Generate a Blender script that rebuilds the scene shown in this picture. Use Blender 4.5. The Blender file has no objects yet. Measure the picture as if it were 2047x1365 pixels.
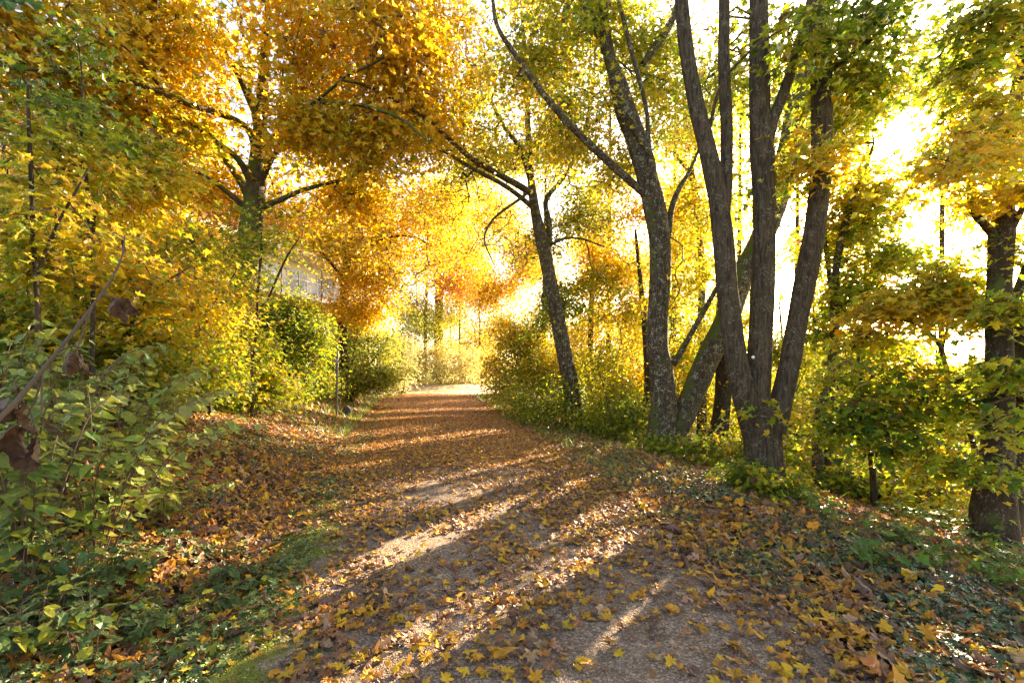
import bpy, math
import numpy as np

R = np.random.default_rng(11)
F, CX, HY, CH = 910.0, 1023.5, 745.0, 1.5
scene = bpy.context.scene
COL = scene.collection
rad = math.radians


def W(px, py, Y):
    """world point seen at photo pixel px, py at distance Y (camera stands at 0, 0, 1.5 looking along +Y)"""
    return np.array([(px - CX) / F * Y, Y, CH + (HY - py) / F * Y])


# ------------------------------------------------------------------ noise
def _hash(ix, iy, iz):
    n = (ix.astype(np.int64) * 73856093) ^ (iy.astype(np.int64) * 19349663) ^ (iz.astype(np.int64) * 83492791)
    n = (n ^ (n >> 13)) * 1274126177
    n = n & 0x7FFFFFFF
    n = (n ^ (n >> 15)) & 0xFFFFFF
    return n / float(0xFFFFFF)


def vnoise(P, s=1.0, seed=0.0):
    P = np.asarray(P, float) * s + seed
    i = np.floor(P); f = P - i; f = f * f * (3 - 2 * f)
    x, y, z = i[..., 0], i[..., 1], i[..., 2]
    u, v, w = f[..., 0], f[..., 1], f[..., 2]
    r = 0
    for dx in (0, 1):
        for dy in (0, 1):
            for dz in (0, 1):
                k = (u if dx else 1 - u) * (v if dy else 1 - v) * (w if dz else 1 - w)
                r = r + k * _hash(x + dx, y + dy, z + dz)
    return r * 2 - 1


def smooth(a, b, x):
    t = np.clip((np.asarray(x, float) - a) / (b - a), 0, 1)
    return t * t * (3 - 2 * t)


# ------------------------------------------------------------------ terrain
def path_c(Y):
    Y = np.asarray(Y, float)
    return 0.6 - 0.205 * np.minimum(Y, 28) + 0.35 * np.maximum(Y - 28, 0)


def path_hw(Y):
    return 1.75 + 0.032 * np.clip(Y, 0, 40)


def height(X, Y):
    X = np.asarray(X, float); Y = np.asarray(Y, float)
    c, hw = path_c(np.minimum(Y, 28)), path_hw(Y)
    dl = np.maximum(c - hw - X, 0); dr = np.maximum(X - c - hw, 0)
    far = 1 - 0.85 * smooth(23, 33, Y)
    near = smooth(-6, 1, Y) * 0.5 + 0.5
    hl = 0.08 * np.minimum(dl, .5) + 0.27 * np.maximum(dl - .35, 0) + 0.012 * np.minimum(dl, 9) ** 2
    hl = 5.0 * (1 - np.exp(-hl / 5.0)) * far * near
    q = np.maximum(dr - 1.2, 0)
    hr = -2.3 * (1 - np.exp(-0.17 * q / 2.3))
    P = np.stack([X, Y, X * 0], -1)
    off = smooth(0, 1.2, dl + dr)
    h = hl + hr + vnoise(P, .5) * 0.07 * off + vnoise(P, 1.7, 5) * 0.03 * (0.3 + off)
    h = h + vnoise(P, 5.0, 9) * 0.008
    inpath = 1 - smooth(0, .5, dl + dr)
    h = h + .55 * smooth(30.5, 38, Y) * (1 - smooth(6, 14, np.abs(X + 6)))
    return h + 0.03 * inpath * (1 - ((X - c) / hw) ** 2).clip(0, 1) + 6 * smooth(120, 420, Y) * smooth(-400, 0, -np.abs(X))


# ------------------------------------------------------------------ mesh building
def link(name, me, parent=None, loc=None):
    o = bpy.data.objects.new(name, me); COL.objects.link(o)
    if parent is not None:
        o.parent = parent
        o.location = -np.array(parent.location) if loc is None else loc
    elif loc is not None:
        o.location = loc
    return o


def mesh_np(name, V, tris=None, quads=None, mats=(), tmat=None, qmat=None, col=None, smooth_sh=True):
    V = np.asarray(V, np.float32)
    nt = 0 if tris is None else len(tris); nq = 0 if quads is None else len(quads)
    me = bpy.data.meshes.new(name)
    me.vertices.add(len(V)); me.vertices.foreach_set('co', V.ravel())
    loops = []
    if nt: loops.append(np.asarray(tris, np.int32).ravel())
    if nq: loops.append(np.asarray(quads, np.int32).ravel())
    loops = np.concatenate(loops)
    me.loops.add(len(loops)); me.loops.foreach_set('vertex_index', loops)
    me.polygons.add(nt + nq)
    st = np.concatenate([np.arange(nt) * 3, nt * 3 + np.arange(nq) * 4]).astype(np.int32)
    me.polygons.foreach_set('loop_start', st)
    mi = np.zeros(nt + nq, np.int32)
    if tmat is not None: mi[:nt] = tmat
    if qmat is not None: mi[nt:] = qmat
    me.polygons.foreach_set('material_index', mi)
    me.polygons.foreach_set('use_smooth', np.full(nt + nq, smooth_sh, bool))
    for m in mats: me.materials.append(m)
    if col is not None:
        a = me.color_attributes.new('Col', 'FLOAT_COLOR', 'POINT')
        c = np.ones((len(V), 4), np.float32); c[:, :3] = col
        a.data.foreach_set('color', c.ravel())
    me.update(); me.validate()
    return me


class Buf:
    def __init__(s): s.V = []; s.T = []; s.Q = []; s.C = []; s.tm = []; s.qm = []; s.n = 0

    def add(s, V, T=None, Q=None, C=(.5, .5, .5), m=0):
        V = np.asarray(V, float); s.V.append(V)
        C = np.asarray(C, float)
        s.C.append(np.broadcast_to(C, (len(V), 3)) if C.ndim == 1 else C)
        if T is not None and len(T): s.T.append(np.asarray(T) + s.n); s.tm.append(np.full(len(T), m))
        if Q is not None and len(Q): s.Q.append(np.asarray(Q) + s.n); s.qm.append(np.full(len(Q), m))
        s.n += len(V)

    def mesh(s, name, mats, smooth_sh=True):
        return mesh_np(name, np.concatenate(s.V), np.concatenate(s.T) if s.T else None,
                       np.concatenate(s.Q) if s.Q else None, mats,
                       np.concatenate(s.tm) if s.T else None, np.concatenate(s.qm) if s.Q else None,
                       np.concatenate(s.C), smooth_sh)


BOXQ = np.array([[0, 3, 2, 1], [4, 5, 6, 7], [0, 1, 5, 4], [1, 2, 6, 5], [2, 3, 7, 6], [3, 0, 4, 7]])


def box(buf, lo, hi, M=None, C=(.5, .5, .5), m=0):
    x0, y0, z0 = lo; x1, y1, z1 = hi
    V = np.array([[x0, y0, z0], [x1, y0, z0], [x1, y1, z0], [x0, y1, z0], [x0, y0, z1], [x1, y0, z1], [x1, y1, z1], [x0, y1, z1]], float)
    if M is not None: V = V @ M[:3, :3].T + M[:3, 3]
    buf.add(V, Q=BOXQ, C=C, m=m)


def catmull(P, r, step):
    P = np.asarray(P, float); r = np.asarray(r, float)
    if len(P) == 2:
        P = np.array([P[0], (P[0] + P[1]) / 2, P[1]]); r = np.array([r[0], r.mean(), r[1]])
    A = np.concatenate([[2 * P[0] - P[1]], P, [2 * P[-1] - P[-2]]])
    out, ro = [], []
    for i in range(1, len(A) - 2):
        n = max(2, int(np.linalg.norm(A[i + 1] - A[i]) / step))
        t = np.linspace(0, 1, n, endpoint=False)[:, None]
        p0, p1, p2, p3 = A[i - 1], A[i], A[i + 1], A[i + 2]
        out.append(.5 * ((2 * p1) + (-p0 + p2) * t + (2 * p0 - 5 * p1 + 4 * p2 - p3) * t ** 2 + (-p0 + 3 * p1 - 3 * p2 + p3) * t ** 3))
        tt = t[:, 0]; ro.append(r[i - 1] * (1 - tt) + r[i] * tt)
    out.append(P[-1:]); ro.append(r[-1:])
    return np.concatenate(out), np.concatenate(ro)


def tube(buf, P, r, sides=12, rough=0.06, flare=0.0, C=(.5, .5, .5), m=0, seed=0.0):
    n = len(P)
    T = np.gradient(P, axis=0); T /= np.linalg.norm(T, axis=1)[:, None] + 1e-9
    u = np.cross(T[0], [0.3, 1, 0.1]); u /= np.linalg.norm(u)
    U = [u]
    for i in range(1, n):
        u = U[-1] - T[i] * np.dot(U[-1], T[i]); U.append(u / (np.linalg.norm(u) + 1e-9))
    U = np.array(U); B = np.cross(T, U)
    a = np.linspace(0, 2 * math.pi, sides, endpoint=False)
    ring = np.cos(a)[None, :, None] * U[:, None, :] + np.sin(a)[None, :, None] * B[:, None, :]
    rr = np.repeat(r[:, None], sides, 1)
    if flare:
        d = np.concatenate([[0], np.cumsum(np.linalg.norm(np.diff(P, axis=0), axis=1))])
        k = np.exp(-d / (r[0] * 1.9))[:, None]
        rr = rr * (1 + flare * k * (.55 + .6 * (0.5 + .5 * np.cos(a * 4 + seed)) + .3 * np.cos(a * 7 + seed * 2))[None, :])
    V = P[:, None, :] + ring * rr[..., None]
    if rough:
        nz = vnoise(V, 2.6, seed) * .6 + vnoise(V, 8, seed + 3) * .35
        V = V + ring * (rr * rough * nz)[..., None]
    V = np.concatenate([V.reshape(-1, 3), P[-1:] + T[-1:] * r[-1] * .5])
    i = np.arange(n - 1)[:, None] * sides; j = np.arange(sides)[None, :]; j2 = (j + 1) % sides
    Q = np.stack([i + j, i + j2, i + sides + j2, i + sides + j], -1).reshape(-1, 4)
    b = (n - 1) * sides; e = n * sides
    Tr = np.stack([b + j[0], b + j2[0], np.full(sides, e)], -1)
    buf.add(V, Tr, Q, C, m)


# ------------------------------------------------------------------ leaves
def fan(outline, cz=0.0, centre=(0, .32)):
    o = np.array(outline, float)
    V = np.zeros((len(o) + 1, 3)); V[0, :2] = centre; V[0, 2] = cz; V[1:, :2] = o
    V[:, 2] += 0.30 * np.abs(V[:, 0]) - 0.18 * V[:, 1] ** 2
    n = len(o); T = np.array([[0, 1 + k, 1 + (k + 1) % n] for k in range(n)])
    return V, T


def sym(half):
    return [(0, 0)] + half + [(0, 1)] + [(-x, y) for x, y in half[::-1]]


LEAF = {
    'maple': fan(sym([(.20, -.13), (.46, -.02), (.31, .17), (.62, .50), (.40, .47), (.24, .45), (.25, .74), (.13, .76)])),
    'maplem': fan(sym([(.40, -.04), (.30, .18), (.60, .50), (.22, .47)])),
    'ovate': fan(sym([(.13, .06), (.27, .22), (.33, .42), (.26, .66), (.11, .88)]), 0, (0, .45)),
    'ovatem': fan(sym([(.25, .2), (.30, .55)]), 0, (0, .45)),
}
_r = np.array([[0, 0, 0], [.38, .42, .10], [0, 1, -.15], [-.38, .42, .10]], float)
LEAF['rhomb'] = (_r, np.array([[0, 1, 2], [0, 2, 3]]))
LEAF['broad'] = fan(sym([(.16, -.08), (.34, .0), (.44, .15), (.40, .24), (.50, .42), (.42, .52), (.30, .55), (.26, .72), (.14, .84)]))
LEAF['shred'] = fan([(0, 0), (.2, -.1), (.42, .05), (.3, .2), (.52, .40), (.22, .46), (.18, .8), (0, .92), (-.12, .6), (-.3, .62), (-.46, .38), (-.25, .3), (-.33, .04), (-.15, -.05)])
# folded, wavy version for litter
_h = [(.10, -.10), (.20, -.13), (.36, -.09), (.46, -.02), (.36, .08), (.31, .17), (.47, .28), (.62, .50), (.50, .50), (.40, .45), (.24, .45), (.27, .60), (.25, .74), (.13, .76), (.07, .88)]
LEAF['litter'] = fan(sym(_h))

RAMP = np.array([[.07, .15, .018], [.33, .46, .03], [.82, .60, .05], [.88, .48, .03], [.78, .29, .022], [.42, .13, .022], [.17, .08, .035]])


def ramp(t):
    t = np.clip(t, 0, 5.999); i = np.floor(t).astype(int); f = (t - i)[:, None]
    return RAMP[i] * (1 - f) + RAMP[np.minimum(i + 1, 6)] * f


def rot_from(nrm, yaw):
    n = nrm / (np.linalg.norm(nrm, axis=1)[:, None] + 1e-9)
    d = np.stack([np.cos(yaw), np.sin(yaw), np.zeros_like(yaw)], -1)
    d = d - n * (d * n).sum(1)[:, None]; d /= np.linalg.norm(d, axis=1)[:, None] + 1e-9
    x = np.cross(d, n)
    return np.stack([x, d, n], -1)      # columns


def put_leaves(buf, P, nrm, yaw, size, C, kind='maple', m=0, curl=None):
    V, T = LEAF[kind]; N = len(P)
    if N == 0: return
    M = rot_from(nrm, yaw)
    L = np.repeat(V[None], N, 0).copy()
    if curl is not None: L[:, :, 2] *= curl[:, None]
    L[:, :, 0] *= R.uniform(.8, 1.1, N)[:, None]
    if len(V) > 8:      # uneven outlines
        L[:, 1:, :2] *= 1 + R.normal(0, .09, (N, len(V) - 1, 1))
        L[:, 1:, 2] += R.normal(0, .055, (N, len(V) - 1))
    L = L * size[:, None, None]
    out = np.einsum('nij,nkj->nki', M, L) + P[:, None, :]
    k = len(V)
    tr = (T[None] + (np.arange(N) * k)[:, None, None]).reshape(-1, 3)
    buf.add(out.reshape(-1, 3), T=tr, C=np.repeat(C, k, 0), m=m)


# ------------------------------------------------------------------ materials
def nt(name):
    m = bpy.data.materials.new(name); m.use_nodes = True
    t = m.node_tree; t.nodes.clear()
    return m, t, t.nodes, t.links


def N(t, typ, **kw):
    n = t.nodes.new(typ)
    for k, v in kw.items():
        if k.startswith('i_'):
            key = k[2:]; key = int(key) if key.isdigit() else key.replace('_', ' ')
            n.inputs[key].default_value = v
        else: setattr(n, k, v)
    return n


def leaf_mat(name, trans=.5, gloss=.035, rough=.45):
    m, t, ns, lk = nt(name)
    at = N(t, 'ShaderNodeAttribute', attribute_name='Col')
    tc = N(t, 'ShaderNodeNewGeometry')
    nz = N(t, 'ShaderNodeTexNoise', i_Scale=45.0, i_Detail=3.0)
    lk.new(tc.outputs['Position'], nz.inputs['Vector'])
    mr = N(t, 'ShaderNodeMapRange', i_3=.72, i_4=1.2); lk.new(nz.outputs['Fac'], mr.inputs[0])
    mx = N(t, 'ShaderNodeVectorMath', operation='SCALE')
    lk.new(at.outputs['Color'], mx.inputs[0]); lk.new(mr.outputs[0], mx.inputs['Scale'])
    d = N(t, 'ShaderNodeBsdfDiffuse'); tr = N(t, 'ShaderNodeBsdfTranslucent')
    lk.new(mx.outputs[0], d.inputs['Color']); lk.new(mx.outputs[0], tr.inputs['Color'])
    ms = N(t, 'ShaderNodeMixShader', i_0=trans); lk.new(d.outputs[0], ms.inputs[1]); lk.new(tr.outputs[0], ms.inputs[2])
    g = N(t, 'ShaderNodeBsdfGlossy', i_Roughness=rough); g.inputs['Color'].default_value = (.9, .9, .9, 1)
    fr = N(t, 'ShaderNodeFresnel', i_IOR=1.4)
    mu = N(t, 'ShaderNodeMath', operation='MULTIPLY', i_1=gloss / .03 * .55); lk.new(fr.outputs[0], mu.inputs[0])
    m2 = N(t, 'ShaderNodeMixShader'); lk.new(mu.outputs[0], m2.inputs[0]); lk.new(ms.outputs[0], m2.inputs[1]); lk.new(g.outputs[0], m2.inputs[2])
    o = N(t, 'ShaderNodeOutputMaterial'); lk.new(m2.outputs[0], o.inputs['Surface'])
    return m


def bark_mat(name, base, dark, lichen=.3, moss=.2, furrow=1.0, scale=1.0):
    m, t, ns, lk = nt(name)
    g = N(t, 'ShaderNodeNewGeometry')
    mp = N(t, 'ShaderNodeMapping'); mp.inputs['Scale'].default_value = (scale * 34, scale * 34, scale * 5.5)
    lk.new(g.outputs['Position'], mp.inputs['Vector'])
    vo = N(t, 'ShaderNodeTexNoise', i_Scale=1.0, i_Detail=5.0, i_Roughness=.62, i_Distortion=.6); lk.new(mp.outputs[0], vo.inputs['Vector'])
    cr = N(t, 'ShaderNodeValToRGB'); lk.new(vo.outputs['Fac'], cr.inputs[0])
    cr.color_ramp.elements[0].position = .36; cr.color_ramp.elements[0].color = (*dark, 1)
    cr.color_ramp.elements[1].position = .62; cr.color_ramp.elements[1].color = (*base, 1)
    n2 = N(t, 'ShaderNodeTexNoise', i_Scale=9.0, i_Detail=6.0, i_Roughness=.7); lk.new(g.outputs['Position'], n2.inputs['Vector'])
    # lichen specks
    n3 = N(t, 'ShaderNodeTexNoise', i_Scale=42.0, i_Detail=3.0, i_Roughness=.6); lk.new(g.outputs['Position'], n3.inputs['Vector'])
    ad = N(t, 'ShaderNodeMath', operation='ADD'); lk.new(n3.outputs['Fac'], ad.inputs[0]); lk.new(n2.outputs['Fac'], ad.inputs[1])
    l = N(t, 'ShaderNodeMapRange', i_1=1.12 - .1 * lichen, i_2=1.22 - .1 * lichen); lk.new(ad.outputs[0], l.inputs[0])
    lm = N(t, 'ShaderNodeMath', operation='MULTIPLY', i_1=min(1, lichen * 1.6)); lk.new(l.outputs[0], lm.inputs[0])
    mx = N(t, 'ShaderNodeMix', data_type='RGBA'); lk.new(lm.outputs[0], mx.inputs[0]); lk.new(cr.outputs[0], mx.inputs[6]); mx.inputs[7].default_value = (.30, .29, .23, 1)
    # moss, thicker low down and on one side
    n4 = N(t, 'ShaderNodeTexNoise', i_Scale=2.2, i_Detail=5.0, i_Roughness=.65); lk.new(g.outputs['Position'], n4.inputs['Vector'])
    sp = N(t, 'ShaderNodeSeparateXYZ'); lk.new(g.outputs['Normal'], sp.inputs[0])
    sx = N(t, 'ShaderNodeMath', operation='MULTIPLY_ADD', i_1=-.10); lk.new(sp.outputs['X'], sx.inputs[0]); lk.new(n4.outputs['Fac'], sx.inputs[2])
    sz = N(t, 'ShaderNodeMath', operation='MULTIPLY_ADD', i_1=.25); lk.new(sp.outputs['Z'], sz.inputs[0]); lk.new(sx.outputs[0], sz.inputs[2])
    mo = N(t, 'ShaderNodeMapRange', i_1=.72 - .3 * moss, i_2=.84 - .3 * moss); lk.new(sz.outputs[0], mo.inputs[0])
    m3 = N(t, 'ShaderNodeMix', data_type='RGBA'); lk.new(mo.outputs[0], m3.inputs[0]); lk.new(mx.outputs[2], m3.inputs[6]); m3.inputs[7].default_value = (.065, .085, .016, 1)
    b = N(t, 'ShaderNodeBump', i_Strength=.9, i_Distance=.02 * furrow); lk.new(vo.outputs['Fac'], b.inputs['Height'])
    p = N(t, 'ShaderNodeBsdfPrincipled', i_Roughness=.85); lk.new(m3.outputs[2], p.inputs['Base Color']); lk.new(b.outputs[0], p.inputs['Normal'])
    p.inputs['Specular IOR Level'].default_value = .25
    o = N(t, 'ShaderNodeOutputMaterial'); lk.new(p.outputs[0], o.inputs['Surface'])
    return m


def plain(name, c, rough=.7, metal=0.0, noise=.15, nscale=8.0):
    m, t, ns, lk = nt(name)
    g = N(t, 'ShaderNodeNewGeometry'); nz = N(t, 'ShaderNodeTexNoise', i_Scale=nscale, i_Detail=4.0); lk.new(g.outputs['Position'], nz.inputs['Vector'])
    mr = N(t, 'ShaderNodeMapRange', i_3=1 - noise, i_4=1 + noise); lk.new(nz.outputs['Fac'], mr.inputs[0])
    v = N(t, 'ShaderNodeVectorMath', operation='SCALE'); v.inputs[0].default_value = c; lk.new(mr.outputs[0], v.inputs['Scale'])
    p = N(t, 'ShaderNodeBsdfPrincipled', i_Roughness=rough, i_Metallic=metal); lk.new(v.outputs[0], p.inputs['Base Color'])
    o = N(t, 'ShaderNodeOutputMaterial'); lk.new(p.outputs[0], o.inputs['Surface'])
    return m


M_LEAF = leaf_mat('autumn_leaf', .66, .022, .5)
M_GREEN = leaf_mat('green_leaf', .45, .03, .42)
M_LITTER = leaf_mat('fallen_leaf_litter', .22, .03, .5)
M_IVY = leaf_mat('glossy_ground_leaf', .25, .06, .35)
M_BARK = bark_mat('furrowed_bark', (.092, .068, .046), (.022, .016, .011), .22, .03, 1.6)
M_BARK2 = bark_mat('lichen_bark', (.085, .062, .040), (.022, .016, .010), .55, .45, 1.3)
M_BARK3 = bark_mat('smooth_bark', (.055, .038, .024), (.018, .012, .008), .25, .35, .5)
M_BARK4 = bark_mat('mossy_bark', (.07, .055, .032), (.02, .016, .009), .3, .95, .8)
M_TWIG = plain('twig_bark', (.075, .05, .032), .8, 0, .3)
M_TWIGL = plain('pale_twig_bark', (.11, .068, .04), .75, 0, .3)


# ------------------------------------------------------------------ things
def thing(name, label, cat, loc, group=None):
    o = bpy.data.objects.new(name, None); COL.objects.link(o); o.location = [float(v) for v in loc]
    o.empty_display_size = .2
    o['label'] = label; o['category'] = cat
    if group: o['group'] = group
    return o


def clump_points(cl):
    """cl = px, py, Y, rx, ry (photo pixels at that distance), rY (m), n, t"""
    px, py, Y, rx, ry, rY, n, t = cl
    n = int(n * (1.4 if Y < 11 else 1.7))
    c = W(px, py, Y)
    u = R.normal(size=(int(n * 2.1) + 4, 3)); u /= np.linalg.norm(u, axis=1)[:, None]
    u *= R.uniform(0, 1, (len(u), 1)) ** (1 / 2.1) * np.clip(R.normal(1.0, .22, (len(u), 1)), .5, 1.6)
    P = c + u * np.array([rx / F * Y, rY, ry / F * Y])
    k = vnoise(P, 1.1 / max(.5, Y / 9), 17.3) + .5 * vnoise(P, 2.6 / max(.5, Y / 9), 27.3) + R.uniform(-.4, .4, len(P))
    P = P[np.argsort(-k)][:n]
    tt = t + vnoise(P, 1.3, 40) * .55 + R.normal(0, .28, len(P))
    return P, tt


def grow(limbs, P, step):
    """join every leaf spray to the nearest wood; returns nodes, parents"""
    nodes = list(limbs); par = [-1] * len(nodes)
    A = np.zeros((len(nodes) + len(P) * 14, 3)); A[:len(nodes)] = np.array(limbs); n = len(nodes)
    par = np.full(len(A), -1)
    base = A[:n]
    d0 = np.array([np.min(((base - p) ** 2).sum(1)) for p in P])
    tips = []
    for i in np.argsort(d0):
        p = P[i]
        j = int(np.argmin(((A[:n] - p) ** 2).sum(1)))
        q = A[j]; L = np.linalg.norm(p - q); k = int(min(12, max(1, L / step)))
        side = R.normal(0, .10 * L / k ** .5, 3)
        last = j
        for s in range(1, k + 1):
            f = s / k
            if n >= len(A): break
            A[n] = q * (1 - f) + p * f + side * math.sin(math.pi * f) + np.array([0, 0, .10 * L * math.sin(math.pi * f)])
            par[n] = last; last = n; n += 1
        tips.append((last, i))
    return A[:n], par[:n], tips


def segs(buf, A, par, r0, m, C=(.1, .07, .05), sides=4, rmax=.028, p=.42):
    n = len(A); cnt = np.zeros(n)
    leafs = np.ones(n); 
    for i in range(n - 1, -1, -1):
        if par[i] >= 0: leafs[par[i]] += leafs[i]
    rr = np.minimum(rmax, r0 * leafs ** p)
    idx = np.where(par >= 0)[0]
    if not len(idx): return
    a = A[par[idx]]; b = A[idx]; ra = np.minimum(rr[par[idx]], rr[idx] * 1.35); rb = rr[idx]
    T = b - a; L = np.linalg.norm(T, axis=1)[:, None] + 1e-9; T = T / L
    u = np.cross(T, np.array([.31, .52, .8])); u /= np.linalg.norm(u, axis=1)[:, None] + 1e-9; v = np.cross(T, u)
    ang = np.linspace(0, 2 * math.pi, sides, endpoint=False)
    ring = np.cos(ang)[None, :, None] * u[:, None] + np.sin(ang)[None, :, None] * v[:, None]
    V = np.concatenate([a[:, None] + ring * ra[:, None, None], b[:, None] + ring * rb[:, None, None]], 1)
    j = np.arange(sides); j2 = (j + 1) % sides
    q = np.stack([j, j2, sides + j2, sides + j], -1)
    Q = (q[None] + (np.arange(len(idx)) * sides * 2)[:, None, None]).reshape(-1, 4)
    buf.add(V.reshape(-1, 3), Q=Q, C=C, m=m)


def G(px, py):
    Y = CH * F / (py - HY); return np.array([(px - CX) / F * Y, Y])


_sd = np.array([(1785 - CX) / F, 1.0, (HY - 275) / F])
# openings in the crowns through which the low sun reaches the path: shadow-side segments and half widths
GAPS = [(G(1300, 950), G(1160, 985), .12), (G(1275, 1022), G(900, 1135), .10), (G(1235, 1095), G(1065, 1195), .085), (G(905, 1048), G(640, 1205), .17),
        (G(1090, 920), G(820, 985), .14), (G(740, 935), G(630, 955), .2), (G(1080, 1000), G(960, 1035), .06), (G(980, 868), G(700, 905), .3), (G(900, 835), G(560, 850), .4), (G(1000, 818), G(700, 828), .6)]


# crowns and shrubs that stand in full sun: centre, radius, distance beyond which nothing shades them, share of leaves gone
LIT = [(W(575, 680, 14), 1.5, 1.4, .97), (W(705, 695, 19), 2.0, 1.8, .97), (W(660, 740, 15), 1.2, 1.5, .95), (W(760, 490, 18.5), 2.4, 3.5, .75), (np.array([-6.5, 37, .9]), 5.0, 6.0, .97), (np.array([-3.0, 34, .5]), 3.0, 4.0, .95), (W(400, 560, 8), 1.3, 3.5, .7),
       (W(250, 520, 6.3), 1.0, 3.0, .7), (W(300, 220, 9), 1.6, 4.0, .6), (W(620, 200, 10), 1.8, 4.5, .6), (W(950, 250, 12), 1.6, 3.5, .5), (W(700, 400, 12), 1.5, 3.5, .7), (W(450, 100, 11), 2.4, 2.4, .8), (W(150, 120, 9), 2.0, 2.4, .8), (W(820, 140, 10.5), 1.9, 2.4, .8), (W(1010, 150, 12), 1.8, 2.6, .75), (W(1800, 830, 6), .9, 1.6, .8), (W(1980, 200, 4.8), .8, 1.4, .7), (W(640, 60, 10), 1.6, 2.4, .8)]


def sunlit_gap(P):
    """True where a leaf would stand in one of the openings"""
    k = P[:, 2] / _sd[2]; g = P[:, :2] - k[:, None] * _sd[:2]
    hit = np.zeros(len(P), bool)
    for a, b, wd in GAPS:
        d = b - a; t = np.clip(((g - a) @ d) / (d @ d), 0, 1)
        hit |= np.linalg.norm(g - a - t[:, None] * d, axis=1) < wd + .10
    d = P - np.array([0, 0, CH]); u = d / np.linalg.norm(d, axis=1)[:, None]; s = _sd / np.linalg.norm(_sd)
    for c, r, d0, pr in LIT:
        w_ = P - c; k = w_ @ s; q = np.linalg.norm(w_ - k[:, None] * s, axis=1)
        hit |= (k > d0) & (k < 60) & (q < r * (1 + .25 * vnoise(P, .9, 31))) & (R.uniform(size=len(P)) < pr)
    return hit | ((u @ s) > math.cos(rad(1.7)) + .0009 * vnoise(P, 3.0, 77))


def plant(name, label, cat, stems, clumps, group=None, bark=None, lps=20, spray=.28, lsize=.085, kind=None, leafm=None,
          sides=14, step=.4, flare=.0, rough=.05, twig=.0035, tilt=.5, base=None, flat=.30, trunk_name='trunk', crown_name='crown', twigm=None, pale=0.0, tspread=.5):
    """stems: list of polylines [(px,py,Y,width_px)...]; the first starts in the ground"""
    bark = bark or M_BARK3; leafm = leafm or M_LEAF; twigm = twigm or M_TWIG
    tb = Buf(); limbs = []
    far_ = stems[0][0][2] > 10.6
    lps = int(lps * (1.55 if far_ else 1.2)); lsize *= 1.22 if far_ else 1.1
    if base is None:
        p = stems[0][0]; base = W(p[0], p[1], p[2])
    root = thing(name, label, cat, base, group)
    for k, s in enumerate(stems):
        P = np.array([W(a, b, c) for a, b, c, w in s]); r = np.array([w / 2 / F * c for a, b, c, w in s])
        big = r.max()
        if k == 0:
            P = np.concatenate([[P[0] - [0, 0, .35]], P]); r = np.concatenate([[r[0]], r])
        sd = sides if big > .06 else (8 if big > .02 else 6)
        Pc, rc = catmull(P, r, .07 if big > .1 else .14)
        if big < .1:
            wig = np.stack([vnoise(Pc, 1.2, 3 * k + 1), vnoise(Pc, 1.2, 5 * k + 2), vnoise(Pc, 1.2, 7 * k + 3)], -1)
            wig -= wig[0]; Pc = Pc + wig * .05
        tube(tb, Pc, rc, sd, rough, flare if k == 0 else 0, m=0, seed=k * 1.7 + base[0])
        q = Pc[::3]; rq = rc[::3]
        limbs.append(q[(rq < .2)] if (rq < .2).any() else q[-3:])
    limbs = np.concatenate(limbs)
    link(trunk_name, tb.mesh(trunk_name, [bark], True), root)
    if clumps:
        Ps, ts = [], []
        for c in clumps:
            p, t = clump_points(c); Ps.append(p); ts.append(t)
        Ps = np.concatenate(Ps); ts = np.concatenate(ts)
        A, par, tips = grow(limbs, Ps, step)
        cb = Buf()
        segs(cb, A, par, twig, 1)
        ti = np.array([a for a, b in tips]); tp = A[ti]; tt = ts[[b for a, b in tips]]
        # sprays on the last bits of each twig
        pa = par[ti]; pv = np.where(pa[:, None] >= 0, A[np.maximum(pa, 0)], tp)
        n = lps
        ctr = np.repeat(tp, n, 0); back = np.repeat(pv - tp, n, 0)
        M_ = len(ctr)
        off = R.normal(0, 1, (M_, 3)) * np.array([spray, spray, spray * flat])
        Pl = ctr + back * R.uniform(0, .8, (M_, 1)) + off
        Pl[:, 2] -= .25 * (off[:, 0] ** 2 + off[:, 1] ** 2) / max(spray, .1)
        yaw = np.arctan2(off[:, 1], off[:, 0]) + R.normal(0, .8, M_)
        nr = np.array([0, 0, 1.]) + R.normal(0, tilt, (M_, 3)) * np.array([1, 1, .3]) + np.stack([np.cos(yaw), np.sin(yaw), 0 * yaw], -1) * R.uniform(0, .8, (M_, 1))
        C = ramp(np.repeat(tt, n) + R.normal(0, tspread, M_)) * R.uniform(.78, 1.12, (M_, 1))
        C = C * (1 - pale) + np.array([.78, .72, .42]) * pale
        br = R.uniform(size=M_) < .03; C[br] = np.array([.22, .11, .05])
        sz = lsize * R.uniform(.42, 1.3, M_)
        keep = ~sunlit_gap(Pl)
        Pl, nr, yaw, sz, C = Pl[keep], nr[keep], yaw[keep], sz[keep], C[keep]
        dist = Pl[:, 1]
        if kind is None:
            a = dist < 5.5; b = (dist >= 5.5) & (dist < 11); c = dist >= 11
            for msk, kd in ((a, 'maple'), (b, 'maplem'), (c, 'rhomb')):
                put_leaves(cb, Pl[msk], nr[msk], yaw[msk], sz[msk], C[msk], kd)
        else:
            put_leaves(cb, Pl, nr, yaw, sz, C, kind)
        link(crown_name, cb.mesh(crown_name, [leafm, twigm], False), root)
    return root


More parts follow.
